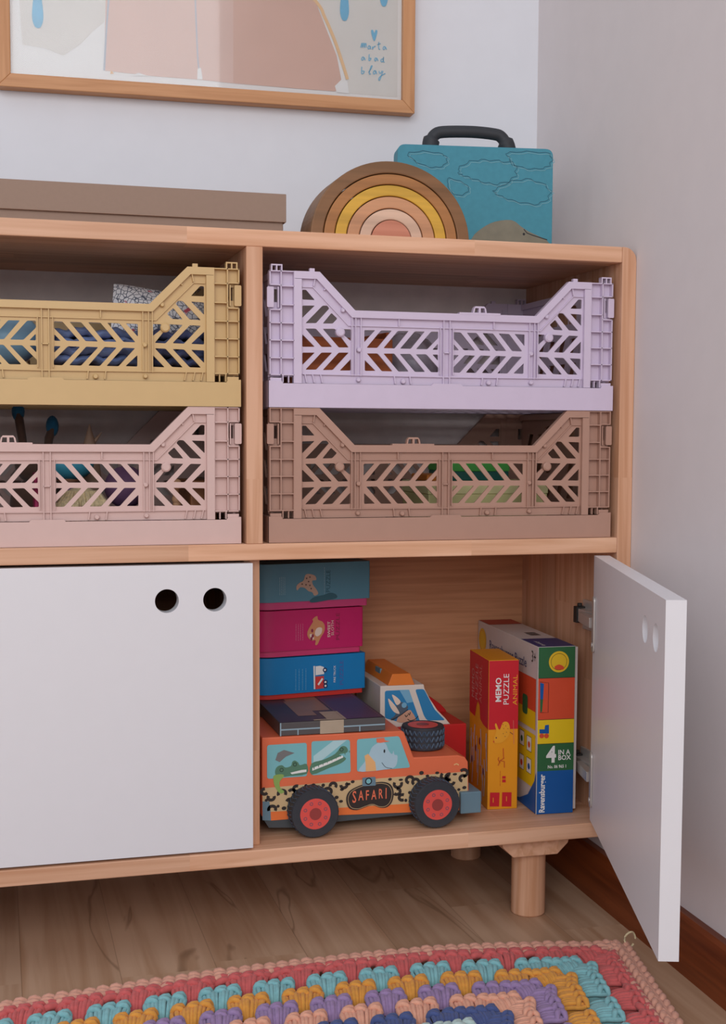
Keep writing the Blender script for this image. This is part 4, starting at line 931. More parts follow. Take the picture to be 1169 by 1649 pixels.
paragraphs(mb, Fm, [[(-0.0031,0.0294)][0][0]], [(-0.0033,0.0484)][0][1], [(-0.0031,0.0294)][0][1], 6)
for r0 in ((305,1290,330,1308), (305,1315,330,1335)):
    mb.plate([[(-0.0006,0.0414)][0], [(0.0038,0.0412)][0], [(0.0038,0.0381)][0], [(-0.0006,0.0383)][0]] if r0[1] == 1290 else [(-0.0006,0.0371),(0.0039,0.0369),(0.0039,0.0334),(-0.0005,0.0336)], Fm, 0, 0.0005, mi=0, flat=True)
mb.plate([(-0.0157,0.0217),(-0.0037,0.0211),(-0.0042,0.0039),(-0.016,0.0044)], Fm, 0, 0.0005, mi=0, flat=True); mb.plate([(-0.0004,0.0213),(0.0115,0.0208),(0.0114,0.0031),(-0.0007,0.0037)], Fm, 0, 0.0005, mi=0, flat=True)
for x_ in ([(-0.0117,0.0091)], [(0.0051,0.01)]): mb.stroke([x_[0], (x_[0][0], x_[0][1]+0.006)], Fm, 0.0008, 0.0007, 2)
rb_ = random.Random(9)      # white branching bird shapes on the wide side
for k in range(9):
    u0 = -0.036+0.0085*k; z0_ = sp_z-0.028-0.055*rb_.random()*(k % 3)/1.4
    z0_ = max(z0_, 0.028)
    pts = [(u0, z0_+0.022), (u0+rb_.uniform(-.004, .004), z0_), (u0+rb_.uniform(-.005, .005), z0_-0.024)]
    mb.stroke(smooth_curve(pts, 4), Fl, 0.0035, 0.0006, 7); mb.stroke([(pts[1][0], pts[1][1]), (pts[1][0]+0.006, pts[1][1]+0.010)], Fl, 0.0022, 0.0006, 7)
    if k % 2: mb.plate(circle(u0+0.003, z0_+0.006, 0.0028, 10, 0.0048), Fl, 0, 0.0007, mi=5, flat=True)
mb.build('box_print', [m_mr, white, ink('memo_title_yellow', (232, 160, 40)), m_foil, ink('memo_foil_pale', (206, 140, 136)), ink('memo_plum', (86, 30, 50)), ink('memo_deep_orange', (196, 84, 30)), m_bird], mp)

# large puzzle box
rv = thing('jigsaw_box', 'large upright white, green and blue four in a box jigsaw box', 'puzzle box', (0.3736, 0.163, ZB), math.radians(-3))
m_rw = ink('carton_white', (206, 196, 192)); m_rg = ink('carton_green', (46, 100, 60)); m_ro = ink('carton_orange', (214, 78, 46)); m_ry = ink('carton_yellow', (232, 196, 24)); m_rb = ink('carton_blue', (14, 86, 158)); m_rd = ink('carton_navy', (44, 52, 110)); m_ye = ink('badge_yellow', (226, 184, 40))
q = [(-0.0221,0.2041),(0.0246,0.2031),(-0.0221,-0.0011),(0.0246,-0.0022)]
rx0, rx1 = -0.0243, 0.0228; rh = (q[0][1]+q[1][1])/2
mb = MB(); mb.box((rx0, -0.1175, 0.0003), (rx1, 0.1155, rh)); mb.build('box_lid', m_rw, rv, bevel=0.0006)
mb = MB(); mb.box((rx1+0.0002, -0.1150, 0.004), (rx1+0.0042, 0.1145, rh-0.0015)); mb.build('box_tray', m_rw, rv, bevel=0.0005)
mb = MB(); Fr = frame('front', -0.1176); Frl = lambda u, v, w: Vector((rx0-w, u, v)); Frt = frame('top', rh)
z_ = [p[1] for p in [(0.0,0.1659),(0.0009,0.1156),(0.0013,0.0862),(0.0019,0.053)]]
e = 0.0004
for a_, b_, mi in ((z_[0], rh-e, 0), (z_[1], z_[0], 1), (z_[2], z_[1], 2), (z_[3], z_[2], 0), (0.0006, z_[3], 3)):
    mb.plate(rect(rx0+e, a_, rx1-e, b_), Fr, 0, 0.0003, mi=mi, flat=True)
mb.plate(circle(*[(0.0018,0.1852)][0], 0.0128, 36), Fr, 0, 0.0005, mi=4, flat=True)
mb.stroke(circle(*[(0.0018,0.1852)][0], 0.0100, 30), Fr, 0.0004, 0.0007, 8, True)
mb.plate(smooth_curve([(-0.0037,0.1795),(0.0019,0.1819),(0.0078,0.1791),(0.007,0.1758),(-0.0019,0.1761)], 3, True), Fr, 0, 0.0008, mi=1, flat=True)
# book, toy train on the orange and yellow field
bk = [(-0.022,0.1616),(-0.0108,0.1601),(-0.011,0.1241),(-0.0214,0.1245)]; mb.stroke(bk, Fr, 0.0005, 0.0005, 8)
mb.plate([(-0.0216,0.1608),(-0.0168,0.1593),(-0.0176,0.1404),(-0.0213,0.1406)], Fr, 0, 0.0005, mi=3, flat=True); mb.plate([(-0.0213,0.1406),(-0.0176,0.1404),(-0.0187,0.1253),(-0.021,0.125)], Fr, 0, 0.0005, mi=0, flat=True)
mb.plate([(-0.0216,0.1042),(-0.0152,0.104),(-0.0146,0.109),(-0.0097,0.1093),(-0.0095,0.0986),(-0.0215,0.0992)], Fr, 0, 0.0005, mi=3, flat=True)
for c_ in [(-0.0187,0.0962),(-0.0126,0.0959)]: mb.plate(circle(*c_, 0.0030, 14), Fr, 0, 0.0006, mi=1, flat=True)
for L_ in (z_[0], z_[1], z_[2]): mb.stroke([(rx0+e, L_), (rx1-e, L_)], Fr, 0.0005, 0.0006, 8)
t = [(-0.0121,0.0639),(0.0023,0.0724),(0.0024,0.0658),(-0.0106,0.0562)]
mb.text('4', Fr, t[0][0], t[0][1], 0.0270, 0.0006, 5, 0, 0.88, bold=0.035); mb.text('IN A', Fr, t[1][0], t[1][1], 0.0082, 0.0006, 5, 0, 0.95, bold=0.02); mb.text('BOX', Fr, t[2][0], t[2][1], 0.0082, 0.0006, 5, 0, 0.95, bold=0.02)
mb.text('No. 06 965 1', Fr, t[3][0], t[3][1], 0.0053, 0.0006, 5, 0, 0.85, bold=0.02)
t = [(-0.014,0.0013)]; mb.text('Ravensburger', Fr, t[0][0], t[0][1]+0.001, 0.0098, 0.0006, 5, pi/2, 0.86, bold=0.03)
# wide side
mb.text('Ravensburger Puzzle', Frl, -0.040, rh-0.028, 0.0, 0.0005, 8) if False else None
Fq = lambda u, v, w: Vector((rx0-w, -u, v))
mb.text('Ravensburger Puzzle', Fq, -0.0, 0, 0.001, 0.0005, 8) if False else None
def stext(tx, ypos, z, size, mi, sx=0.8): mb.text(tx, lambda u, v, w: Vector((rx0-w, -u, v)), -ypos, z, size, 0.0005, mi, 0, sx)
stext('Ravensburger Puzzle', 0.066, rh-0.031, 0.017, 6, 1.02); stext('3+', -0.095, rh-0.021, 0.020, 8, 0.75)
mb.plate([(x, y) for x, y in circle(0.095, rh-0.024, 0.016, 30)], Frl, 0, 0.0004, mi=4, flat=True); mb.stroke(circle(0.095, rh-0.024, 0.013, 24), Frl, 0.0005, 0.0006, 1, True)
mb.plate(rect(-0.112, rh-0.102, 0.10, rh-0.040), Frl, 0, 0.0003, mi=1, flat=True); mb.plate(rect(-0.112, rh-0.102, 0.10, rh-0.080), Frl, 0, 0.0005, mi=2, flat=True)
mb.plate(rect(-0.112, 0.030, -0.02, rh-0.108), Frl, 0, 0.0003, mi=2, flat=True); mb.plate(rect(-0.015, 0.020, 0.10, rh-0.108), Frl, 0, 0.0003, mi=7, flat=True)
for k, (u, v) in enumerate(((-0.100, 0.072), (-0.100, 0.045), (-0.074, 0.074), (-0.074, 0.044))): mb.plate(rect(u, v, u+0.016, v+0.018), Frl, 0, 0.0005, mi=5, flat=True); mb.stroke(rect(u, v, u+0.016, v+0.018), Frl, 0.0008, 0.0007, 8, True); mb.plate(circle(u+0.008, v+0.008, 0.004, 10), Frl, 0, 0.0008, mi=(1, 3, 0, 1)[k], flat=True)
for k, (u, v) in enumerate(((-0.050, 0.120), (-0.02, 0.125), (0.02, 0.118), (-0.085, 0.115), (-0.04, 0.06), (0.02, 0.07))): mb.plate(round_poly(rect(u, v, u+0.018, v+0.024), 0.005, 4), Frl, 0, 0.0008, mi=(3, 5, 2, 0, 1, 3)[k], flat=True)
mb.plate([(-0.117, 0.001), (-0.117, 0.052), (-0.112, 0.040), (-0.090, 0.018), (-0.06, 0.006), (-0.03, 0.001)], Frl, 0, 0.0007, mi=3, flat=True)
mb.plate(rect(-0.0238, -0.1170, 0.0225, -0.055), Frt, 0, 0.0003, mi=6, flat=True); mb.plate(rect(-0.0238, 0.070, 0.0225, 0.115), Frt, 0, 0.0003, mi=7, flat=True)
mb.text('Ravensburger', lambda u, v, w: Vector((u, v, rh+w)), -0.012, -0.112, 0.008, 0.0005, 5, pi/2, 0.8)
rr_ = random.Random(1); y = -0.03
for k in range(16):
    wd_ = rr_.choice((0.0006, 0.0012)); mb.plate(rect(-0.002, y, 0.012, y+wd_), Frt, 0, 0.0003, mi=8, flat=True); y += wd_+rr_.choice((0.0005, 0.0010))
mb.build('box_print', [m_rg, m_ro, m_ry, m_rb, m_ye, white, m_rd, ink('carton_dim_red', (170, 50, 44)), blk], rv)

# ------------------------------------------------------------------ things in the crates
def lump(name, label, cat, c, r, sc, m, noise=0.12, group=None, rz=0, sub=2, parts=None):
    mb = MB(); mb.ball((0, 0, 0), r, n=28, sc=sc, noise=noise); o = mb.build(name, m, None, smooth=True, angle=80); o.location = c; o.rotation_euler = (0, 0, rz)
    tag(o, label, cat, group); return o
def folded(name, label, c, w_, d_, layers, m, rz=0, th=0.012, wave=0.004, cat='cloth', ph=0.0):
    """folded cloth: stacked rounded layers with a wavy surface"""
    mb = MB(); r_s = random.Random(int(abs(c[0])*1000)+layers)
    for k in range(layers):
        z = k*th; ox, oy = r_s.uniform(-.006, .006), r_s.uniform(-.006, .006)
        n = 24; secs = []
        for i in range(n+1):
            x = -w_/2+w_*i/n+ox; zz = wave*math.sin(i*0.7+k+ph)+wave*0.6*math.sin(i*1.7+2*k)
            e_ = 1-0.25*(abs(i-n/2)/(n/2))**4
            ring = []
            for j in range(16):
                a_ = 2*pi*j/16; ca, sa = math.cos(a_), math.sin(a_)
                ring.append(Vector((x, oy+d_/2*e_*(abs(ca)**0.5)*(1 if ca > 0 else -1), z+th*0.5+zz+th*0.56*(abs(sa)**0.7)*(1 if sa > 0 else -1))))
            secs.append(ring)
        vs = [v for r in secs for v in r]; fs = [(i*16+j, (i+1)*16+j, (i+1)*16+(j+1) % 16, i*16+(j+1) % 16) for i in range(n) for j in range(16)]
        fs += [tuple(reversed(range(16))), tuple(n*16+j for j in range(16))]
        mb.add(vs, fs)
    o = mb.build(name, m, None, smooth=True, angle=70); o.location = c; o.rotation_euler = (0, 0, rz); tag(o, label, cat); return o
def fabric(name, rgb, var=0.12, scale=120): return mat(name, rgb, 0.9, var=var, scale=scale, bump=0.4, sheen=0.2)
ZU_, ZL_ = ZU+0.0065, ZL+0.0065
# mustard crate: cloths
m_jean = fabric('denim_blue', (124, 144, 192), 0.25, 60); m_lblue = fabric('light_blue_cloth', (140, 176, 206)); m_brc = fabric('brown_cloth', (146, 98, 76)); m_navy = fabric('navy_cloth', (92, 104, 150), 0.3, 50)
folded('folded_cloth', 'brown cloth lying flat across the bottom of the mustard crate', (-0.165, 0.110, ZU_), 0.25, 0.15, 2, m_brc, 0.02, 0.015, 0.0006)
folded('folded_cloth', 'blue denim cloth folded in the middle of the mustard crate', (-0.172, 0.085, ZU_+0.0375), 0.095, 0.11, 4, m_jean, 0.10, 0.0095, 0.0018)
folded('folded_cloth', 'navy and blue cloth in the right end of the mustard crate', (-0.080, 0.085, ZU_+0.0375), 0.068, 0.11, 4, m_navy, -0.06, 0.0095, 0.0018, ph=1.0)
lump('soft_ball', 'shiny light blue ball in the left part of the mustard crate', 'ball', (-0.268, 0.080, ZU_+0.0660), 0.033, (1.2, 1, 0.95), mat('light_blue_satin', (150, 196, 226), 0.3), 0.0)
# floral pouch
mb = MB(); n = 18; vs = []; fs = []
for side_ in (1, -1):
    for i in range(n+1):
        for j in range(n+1):
            u, v = i/n, j/n; th = 0.012*(math.sin(pi*u)*math.sin(pi*v))**0.5*side_
            vs.append(Vector((-0.058+0.116*u, th+0.0016*math.sin(9*u+5*v), -0.028+0.056*v+0.002*math.sin(6*u))))
N1 = (n+1)**2
for s_ in (0, 1):
    for i in range(n):
        for j in range(n):
            a_ = s_*N1+i*(n+1)+j; f = (a_, a_+n+1, a_+n+2, a_+1); fs.append(f if s_ else tuple(reversed(f)))
mb.add(vs, fs)
m_flo = mat('floral_cloth', (206, 204, 208), 0.85)
nt = m_flo.node_tree; vo = nt.nodes.new('ShaderNodeTexVoronoi'); vo.inputs['Scale'].default_value = 190; tc = nt.nodes.new('ShaderNodeTexCoord'); nt.links.new(tc.outputs['Object'], vo.inputs['Vector'])
vo.feature = 'DISTANCE_TO_EDGE'
rp = nt.nodes.new('ShaderNodeValToRGB'); rp.color_ramp.elements[0].position = 0.04; rp.color_ramp.elements[1].position = 0.09; rp.color_ramp.elements[0].color = col(96, 100, 114); rp.color_ramp.elements[1].color = col(232, 230, 232)
nt.links.new(vo.outputs['Distance'], rp.inputs['Fac'])
n2 = nt.nodes.new('ShaderNodeTexNoise'); n2.inputs['Scale'].default_value = 55; nt.links.new(tc.outputs['Object'], n2.inputs['Vector'])
mr_ = nt.nodes.new('ShaderNodeMapRange'); mr_.inputs['From Min'].default_value = 0.66; mr_.inputs['From Max'].default_value = 0.69; nt.links.new(n2.outputs['Fac'], mr_.inputs['Value'])
mx = nt.nodes.new('ShaderNodeMixRGB'); nt.links.new(mr_.outputs[0], mx.inputs['Fac']); nt.links.new(rp.outputs['Color'], mx.inputs['Color1']); mx.inputs['Color2'].default_value = col(200, 90, 104)
nt.links.new(mx.outputs[0], nt.nodes['Principled BSDF'].inputs['Base Color'])
o = mb.build('fabric_pouch', m_flo, None, smooth=True, angle=80); o.location = (-0.091, 0.115, 0.7075); o.rotation_euler = (math.radians(-18), math.radians(6), 0.05)
tag(o, 'white floral cloth pouch sticking up out of the mustard crate', 'pouch')

# pink crate: dolls and small toys
m_skn = mat('doll_skin', (214, 160, 130), 0.5); m_blond = fabric('blond_hair', (232, 212, 168), 0.2, 300); m_tl = mat('toy_teal', (70, 160, 188), 0.5); m_pp = mat('toy_purple', (128, 92, 128), 0.6, var=0.15); m_lil = mat('toy_lilac', (190, 132, 186), 0.6); m_mag = mat('toy_magenta', (176, 38, 92), 0.5); m_tb = wood('toy_wood', (150, 98, 62), (126, 78, 48), 'X', 'Z', stave=(3, 3), svar=0); m_gn = mat('toy_grey_brown', (122, 106, 90), 0.6)
dd = thing('blond_doll', 'small doll with blond hair lying in the pink crate', 'doll', (-0.188, 0.060, ZL_+0.0005))
mb = MB(); mb.ball((0, 0, 0.028), 0.020, n=24, sc=(1.05, 0.95, 1.0)); mb.ball((0.002, -0.019, 0.026), 0.0026, n=10); mb.tube([(0.0, 0, 0.022), (0.0, 0.014, 0.018), (0, 0.034, 0.018), (0, 0.062, 0.014)], [0.007, 0.010, 0.013, 0.010], n=14)
mb.build('doll_body', m_skn, dd, smooth=True, angle=80)
mb = MB(); rh_ = random.Random(3)
mb.ball((0.0, 0.003, 0.030), 0.0225, n=24, sc=(1.1, 0.95, 1.02), noise=0.05)
for k in range(46):
    a_ = rh_.uniform(-1.5, 1.5); mb.tube([Vector((math.sin(a_)*0.018, -0.012+rh_.uniform(0, .01), 0.048)), Vector((math.sin(a_)*0.027, -0.020, 0.034)), Vector((math.sin(a_)*0.030+rh_.uniform(-.003, .003), -0.022+rh_.uniform(-.003, .003), 0.018)), Vector((math.sin(a_)*0.028+rh_.uniform(-.004, .004), -0.020, 0.002))], [0.0018, 0.0022, 0.0020, 0.0008], n=6)
mb.build('hair', m_blond, dd, smooth=True, angle=80)
td = thing('teal_doll', 'small doll with a teal bonnet behind the blond doll', 'doll', (-0.198, 0.135, ZL_+0.0005))
mb = MB(); mb.cyl((0, 0, 0), 0, 0, prof=[(0.020, 0), (0.021, 0.004), (0.013, 0.040), (0.007, 0.050), (0.006, 0.054)], n=28); mb.build('dress', m_pp, td, smooth=True)
mb = MB(); mb.ball((0, -0.004, 0.070), 0.0175, n=24); mb.ball((0, -0.021, 0.068), 0.0022, n=8); mb.build('head', m_skn, td, smooth=True, angle=80)
mb = MB(); mb.ball((0, -0.006, 0.076), 0.0240, n=24, sc=(1.2, 0.95, 0.80)); mb.build('bonnet', m_tl, td, smooth=True, angle=80)
# soft reindeer-like rod toy with blue tips: two fingers sticking up
an = thing('plush_rabbit', 'brown plush animal with two long blue tipped ears in the pink crate', 'plush toy', (-0.232, 0.175, ZL_+0.0005))
m_pl = fabric('plush_brown', (96, 72, 60)); m_plb = fabric('plush_blue', (40, 104, 140))
mb = MB(); mb.ball((0, 0, 0.030), 0.030, n=24, sc=(1, 0.9, 1)); mb.ball((0, -0.004, 0.075), 0.024, n=24, sc=(1, 0.9, 0.95)); mb.build('body', m_pl, an, smooth=True, angle=80)
for sx_1, hh in ((-1, 0.145), (1, 0.128)):
    bx = 0.013*sx_1
    pth = [Vector((bx, 0, 0.086)), Vector((bx+0.002*sx_1, 0, 0.105)), Vector((bx+0.000*sx_1-(0.006 if sx_1 < 0 else -0.006), 0, hh-0.012)), Vector((bx-(0.008 if sx_1 < 0 else -0.008), 0, hh))]
    mb = MB(); mb.tube(pth, [0.006, 0.0072, 0.0075, 0.003], n=14, flat=0.7); e_ = mb.build('ear', m_pl, an, smooth=True, angle=80)
    mb = MB(); mb.ball(pth[2]+Vector((0, -0.001, 0.003)), 0.0082, n=16, sc=(0.9, 0.8, 1.5)); mb.build('ear_tip', m_plb, e_, smooth=True, angle=80)
lump('toy_ball', 'dark purple woolly ball beside the blond doll', 'ball', (-0.138, 0.085, ZL_+0.052), 0.0235, (1, 1, 1), m_pp, 0.02)
lump('toy_ball', 'small lilac ball at the bottom front of the pink crate', 'ball', (-0.1415, 0.034, ZL_+0.0145), 0.0140, (1.15, 1, 0.95), m_lil, 0.0)
lump('toy_ball', 'small lilac ball beside the divider post at the front of the pink crate', 'ball', (-0.112, 0.038, ZL_+0.0105), 0.0105, (1.1, 1, 0.9), m_lil, 0.0)
def block(name, label, cat, c, s, m, rz=0, ry=0, bev=0.002):
    mb = MB(); mb.box((-s[0]/2, -s[1]/2, 0), (s[0]/2, s[1]/2, s[2])); o = mb.build(name, m, None, bevel=bev, seg=3); o.location = c; o.rotation_euler = (0, ry, rz); tag(o, label, cat); return o
block('toy_block', 'dark blue toy case under the purple ball in the pink crate', 'toy', (-0.138, 0.090, ZL_+0.0005), (0.055, 0.055, 0.027), mat('toy_slate', (52, 58, 76), 0.5))
block('toy_block', 'brown wooden block standing at the right end of the pink crate', 'toy', (-0.062, 0.075, ZL_+0.0005), (0.030, 0.085, 0.060), m_tb, 0.08)
block('toy_block', 'grey brown block lying beside the right wall of the pink crate', 'toy', (-0.0385, 0.190, ZL_+0.0005), (0.018, 0.09, 0.058), m_gn)
mb = MB(); mb.tube([(0, 0, 0), (0.002, 0, 0.026), (0.0, 0, 0.050)], [0.004, 0.006, 0.004], n=12); mb.ball((0, 0, 0.056), 0.0065, n=14); mb.ball((0.001, 0, 0.040), 0.0058, n=14)
o = mb.build('peg_doll', mat('peg_doll_peach', (216, 168, 130), 0.5), None, smooth=True, angle=80); o.location = (-0.089, 0.034, ZL_+0.0005); tag(o, 'little peach peg doll behind the right lattice of the pink crate', 'doll')
block('toy_book', 'magenta board book standing at the left of the blond doll', 'book', (-0.232, 0.062, ZL_+0.0005), (0.012, 0.070, 0.068), m_mag, 0.0)
mb = MB(); mb.cyl((0, 0, 0), 0, 0, prof=[(0.012, 0), (0.013, 0.060), (0.010, 0.090), (0.0005, 0.122)], n=18); mb.tube([(0.004, 0, 0.100), (0.014, 0, 0.112)], [0.003, 0.0006], n=8)
o = mb.build('toy_unicorn', mat('toy_cream', (196, 160, 136), 0.6), None, smooth=True, angle=60); o.location = (-0.170, 0.185, ZL_+0.0005); tag(o, 'cream toy with a pointed horn peeking over the pink crate rim', 'toy')

# lilac crate: wooden toy and a clear bag
wt = thing('wooden_tool_box', 'reddish brown wooden toy box at the left in the lilac crate', 'toy box', (0.0905, 0.098, ZU_+0.0005), 0.12)
m_rwd = wood('red_brown_wood', (190, 104, 58), (150, 78, 42), 'X', 'Z', stave=(3, 3), svar=0)
mb = MB()
for y in (-0.060, 0.054): mb.box((-0.062, y, 0), (0.062, y+0.006, 0.072))
for x in (-0.062, 0.056): mb.box((x, -0.054, 0), (x+0.006, 0.054, 0.080))
mb.box((-0.056, -0.054, 0.001), (0.056, 0.054, 0.006)); mb.build('box_body', m_rwd, wt, bevel=0.0015)
mb = MB(); mb.tube([(-0.0555, 0, 0.071), (0.0555, 0, 0.071)], 0.0055, n=16); mb.build('handle_bar', m_rwd, wt, smooth=True)
m_bag = mat('clear_plastic_bag', (186, 178, 190), 0.25, var=0.2, scale=60, bump=0.8); m_bag.node_tree.nodes['Principled BSDF'].inputs['Transmission Weight'].default_value = 0.35
lump('plastic_bag', 'crumpled clear plastic bag in the middle of the lilac crate', 'bag', (0.192, 0.100, ZU_+0.0425), 0.040, (0.95, 1.3, 1.04), m_bag, 0.10)
# mocha crate: boxes
def small_box(label, c, s, body, lidc, lidh, rz=0):
    r = thing('cardboard_box', label, 'box', c, rz)
    mb = MB(); mb.box((-s[0]/2, -s[1]/2, 0), (s[0]/2, s[1]/2, s[2]-lidh)); mb.build('box_base', body, r, bevel=0.001)
    mb = MB(); mb.box((-s[0]/2-0.0008, -s[1]/2-0.0008, s[2]-lidh), (s[0]/2+0.0008, s[1]/2+0.0008, s[2])); mb.build('lid', lidc, r, bevel=0.001); return r
q = [(0.2048,0.4952),(0.353,0.4939),(0.2045,0.5189),(0.2332,0.5404),(0.3089,0.5403),(0.2333,0.5289),(0.2045,0.5289)]
m_lime = ink('lime_card', (214, 208, 146)); m_limed = ink('lime_card_pale', (224, 218, 160)); m_grn = ink('green_card', (76, 170, 76)); m_dgrn = ink('dark_teal_card', (24, 92, 84)); m_orc = ink('orange_card', (216, 128, 48))
small_box('lime green box lying in the mocha crate', ((q[0][0]+q[1][0])/2, 0.100, ZL_+0.0005), (q[1][0]-q[0][0], 0.10, q[2][1]-ZL_-0.001), m_lime, m_limed, 0.014)
zt2 = q[2][1]+0.0005
small_box('bright green box on top of the lime box', ((q[3][0]+q[4][0])/2+0.004, 0.110, zt2), (q[4][0]-q[3][0]-0.004, 0.085, q[3][1]-zt2), m_dgrn, m_grn, 0.010)
block('toy_brick', 'small orange block at the left end of the lime box', 'toy', (q[0][0]+0.0115, 0.085, zt2), (0.024, 0.06, 0.008), m_orc)
block('wooden_block', 'small black peg lying behind the front lattice of the mocha crate', 'toy', (0.159, 0.045, ZL_+0.0005), (0.012, 0.012, 0.018), mat('toy_black', (32, 30, 32), 0.4), 0.4)

# ------------------------------------------------------------------ crochet rug
rug = thing('crochet_rug', 'colourful crocheted rug with coral, teal, mustard and lilac rounds on the floor', 'rug', (0.05, -0.35, 0))
RO = Vector((0.05, -0.35, 0))
TOPS = [(-1.0, -0.150), (-0.60, -0.105), (-0.2803, -0.0788), (-0.1578, -0.0656), (-0.0602, -0.0559), (0.0829, -0.0511), (0.1813, -0.0538), (0.2914, -0.0719), (0.3925, -0.0968), (0.45, -0.112)]
def ytop(x):
    for (a, b), (c, d) in zip(TOPS, TOPS[1:]):
        if x <= c: return b+(d-b)*(x-a)/(c-a)
    return TOPS[-1][1]
def warp(s_, t_):
    """rug coordinates: s from the right edge, t from the far edge (both inwards)"""
    x0 = 0.3925-s_; x = x0-0.215*t_*max(0.0, 1-s_*0.25)
    return Vector((x, ytop(x0)-t_, 0))-RO
def wp(s_, t_, z): v = warp(s_, t_); v.z = z; return v
yarn = {}
def yarn_mat(n, rgb): return mat('yarn_'+n, rgb, 0.85, var=0.10, scale=220, bump=0.35, sheen=0.15)
ROWS = [('coral', (198, 92, 90)), ('teal', (128, 180, 184)), ('mustard', (214, 148, 62)), ('lilac', (150, 124, 164)), ('peach', (220, 160, 134)), ('navy', (70, 84, 132)), ('pale_green', (176, 196, 192)), ('coral', (198, 92, 90)), ('teal', (128, 180, 184))]
def cluster(mb, s0, t0, du, rr, wide=0.0218, big=1.0):
    """a fan of thick looped strands.  du: unit vector along the row in (s,t); the fan opens outwards"""
    dx, dy = du; ox, oy = dy, -dx            # outward direction (towards the rug edge)
    if ox*(-t0)+0 > 1e9: pass
    def P(a, b, z):
        return wp(s0+dx*a+ox*b, t0+dy*a+oy*b, z)
    n = 11
    for i in range(n):
        f = (i+0.5)/n*2-1; f += rr.uniform(-.04, .04)
        wo, wi_ = wide*big*f, wide*0.86*big*f
        h = 0.0135+rr.uniform(-.0012, .0012)-0.0035*f*f
        pts = [P(wo*0.92, 0.0100, 0.010), P(wo*1.0, 0.0050, h*0.98), P(wo*0.97, -0.0010, h), P(wi_*1.06, -0.0080, h*0.90), P(wi_, -0.0130, h*0.62), P(wi_*0.96, -0.0158, 0.0032)]
        mb.tube(smooth_curve(pts, 2), [0.0025+rr.uniform(-.0003, .0004)]*11, n=7)
    secs = 7; vs = []
    for i in range(secs+1):
        f = i/secs*2-1
        for (b, z) in ((0.0110, 0.003), (0.0095, 0.0095), (0.0, 0.0112), (-0.0120, 0.0085), (-0.0150, 0.002)):
            k = wide*(1.0 if b > 0 else 0.80)*big
            vs.append(P(k*f*0.97, b, z*(1-0.40*f**4)))
    fs = [(i*5+j, i*5+j+1, (i+1)*5+j+1, (i+1)*5+j) for i in range(secs) for j in range(4)]
    fs += [tuple(j for j in range(5)), tuple(secs*5+4-j for j in range(5))]
    mb.add(vs, fs)
    for i in range(3):          # three braided stitch heads along the outer edge
        c = wide*big*(-0.66+i*0.62)+rr.uniform(-.0008, .0008)
        for sg_ in (-1, 1):
            pts = [P(c-0.0056, 0.0078+0.0046*sg_, 0.0095), P(c-0.0020, 0.0078+0.0036*sg_, 0.0152), P(c+0.0046, 0.0080+0.0006*sg_, 0.0148), P(c+0.0075, 0.0080, 0.0105)]
            mb.tube(smooth_curve(pts, 2), [0.0020, 0.0026, 0.0030, 0.0031, 0.0030, 0.0026, 0.0020], n=7)
rr = random.Random(11)
PITCH, DT = 0.0560, 0.0272
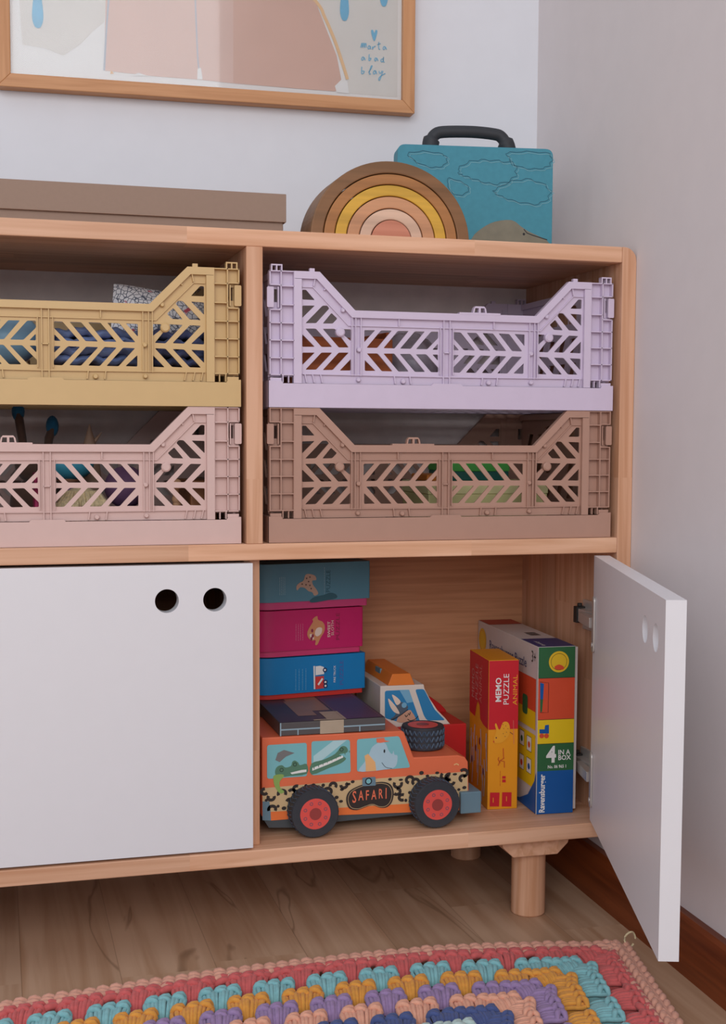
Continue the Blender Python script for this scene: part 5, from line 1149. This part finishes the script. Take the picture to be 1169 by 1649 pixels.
for k, (nm, rgb) in enumerate(ROWS):
    mb = MB(); t = 0.0385+DT*k
    s_ = t+0.020 if True else 0
    first = t+0.0465-0.0
    s_ = first
    while s_ < 0.90-t*0.2:
        cluster(mb, s_, t, (1, 0), rr); s_ += PITCH
    s_ = first
    while s_ < 0.46:
        cluster(mb, t, s_, (0, -1), rr); s_ += PITCH
    # two fans share the corner
    c4 = math.cos(math.radians(20)); s4 = math.sin(math.radians(20))
    cluster(mb, t+0.0120, t-0.0010, (c4, s4*0.6), rr, 0.0180, 1.0)
    cluster(mb, t-0.0010, t+0.0130, (-s4*0.6, -c4), rr, 0.0180, 1.0)
    if k == 0:      # the coral round is topped by its own line of stitches
        for i in range(62):
            for sg_ in (-1, 1):
                a = i*0.0145; off = 0.0275
                for fn, lim in ((lambda u, v, w_: wp(0.90-u, v, w_), 0.862), (lambda u, v, w_: wp(v, u, w_), 0.46)):
                    if a > lim or (lim < 0.5 and a < 0.026): continue
                    q_ = [(a-0.004, off+sg_*0.0046), (a+0.001, off+sg_*0.0052), (a+0.008, off+sg_*0.0030), (a+0.0150, off+sg_*0.0006)]
                    mb.tube(smooth_curve([fn(u, v, w_) for (u, v), w_ in zip(q_, (0.0075, 0.0120, 0.0122, 0.0070))], 2), [0.0022, 0.0031, 0.0038, 0.0040, 0.0037, 0.0030, 0.0020], n=7)
    mb.build('yarn_round', yarn_mat(nm, rgb), rug, smooth=True, angle=70)
# border of chain stitches: two lines of V shaped loops
mb = MB()
def chain(path_fn, L, off, z, pitch=0.0135):
    n = int(L/pitch)
    for i in range(n):
        for sg_ in (-1, 1):
            a = i*pitch; j = rr.uniform(-.0008, .0008)
            q_ = [(a-0.004, off+sg_*0.0050), (a+0.001, off+sg_*0.0058), (a+0.008, off+sg_*0.0034), (a+0.0145, off+sg_*0.0006)]
            zz = [z-0.004, z+0.001+j, z+0.0012, z-0.005]
            pts = [path_fn(u, v, w_) for (u, v), w_ in zip(q_, zz)]
            mb.tube(smooth_curve(pts, 2), [0.0022, 0.0031, 0.0038, 0.0040, 0.0037, 0.0030, 0.0020], n=7)
for off, z in ((0.0070, 0.0085), (0.0185, 0.0105)):
    chain(lambda u, v, w_: wp(0.90-u, v, w_), 0.90-off*0.3, off, z)
    chain(lambda u, v, w_: wp(v, u, w_), 0.47, off, z)
# core that the stitches are worked over
for off in (0.0070, 0.0185):
    mb.tube([wp(0.90-0.90*i/60+ (off*i/60), off, 0.0062) for i in range(61)]+[wp(off, off+0.47*i/30, 0.0062) for i in range(1, 31)], 0.0058, n=8)
mb.build('border', yarn_mat('border_peach', (212, 156, 134)), rug, smooth=True, angle=70)
mb = MB(); cc = wp(-0.002, 0.004, 0.014)
mb.tube([cc+Vector((0.0065*math.cos(a_/16*2*pi), 0.001*math.sin(a_), 0.0085*math.sin(a_/16*2*pi)+0.002)) for a_ in range(15)], 0.0011, n=6)
mb.build('thread_loop', yarn_mat('thread_cream', (206, 190, 150)), rug, smooth=True)['label'] = 'loose cream thread loop at the corner'
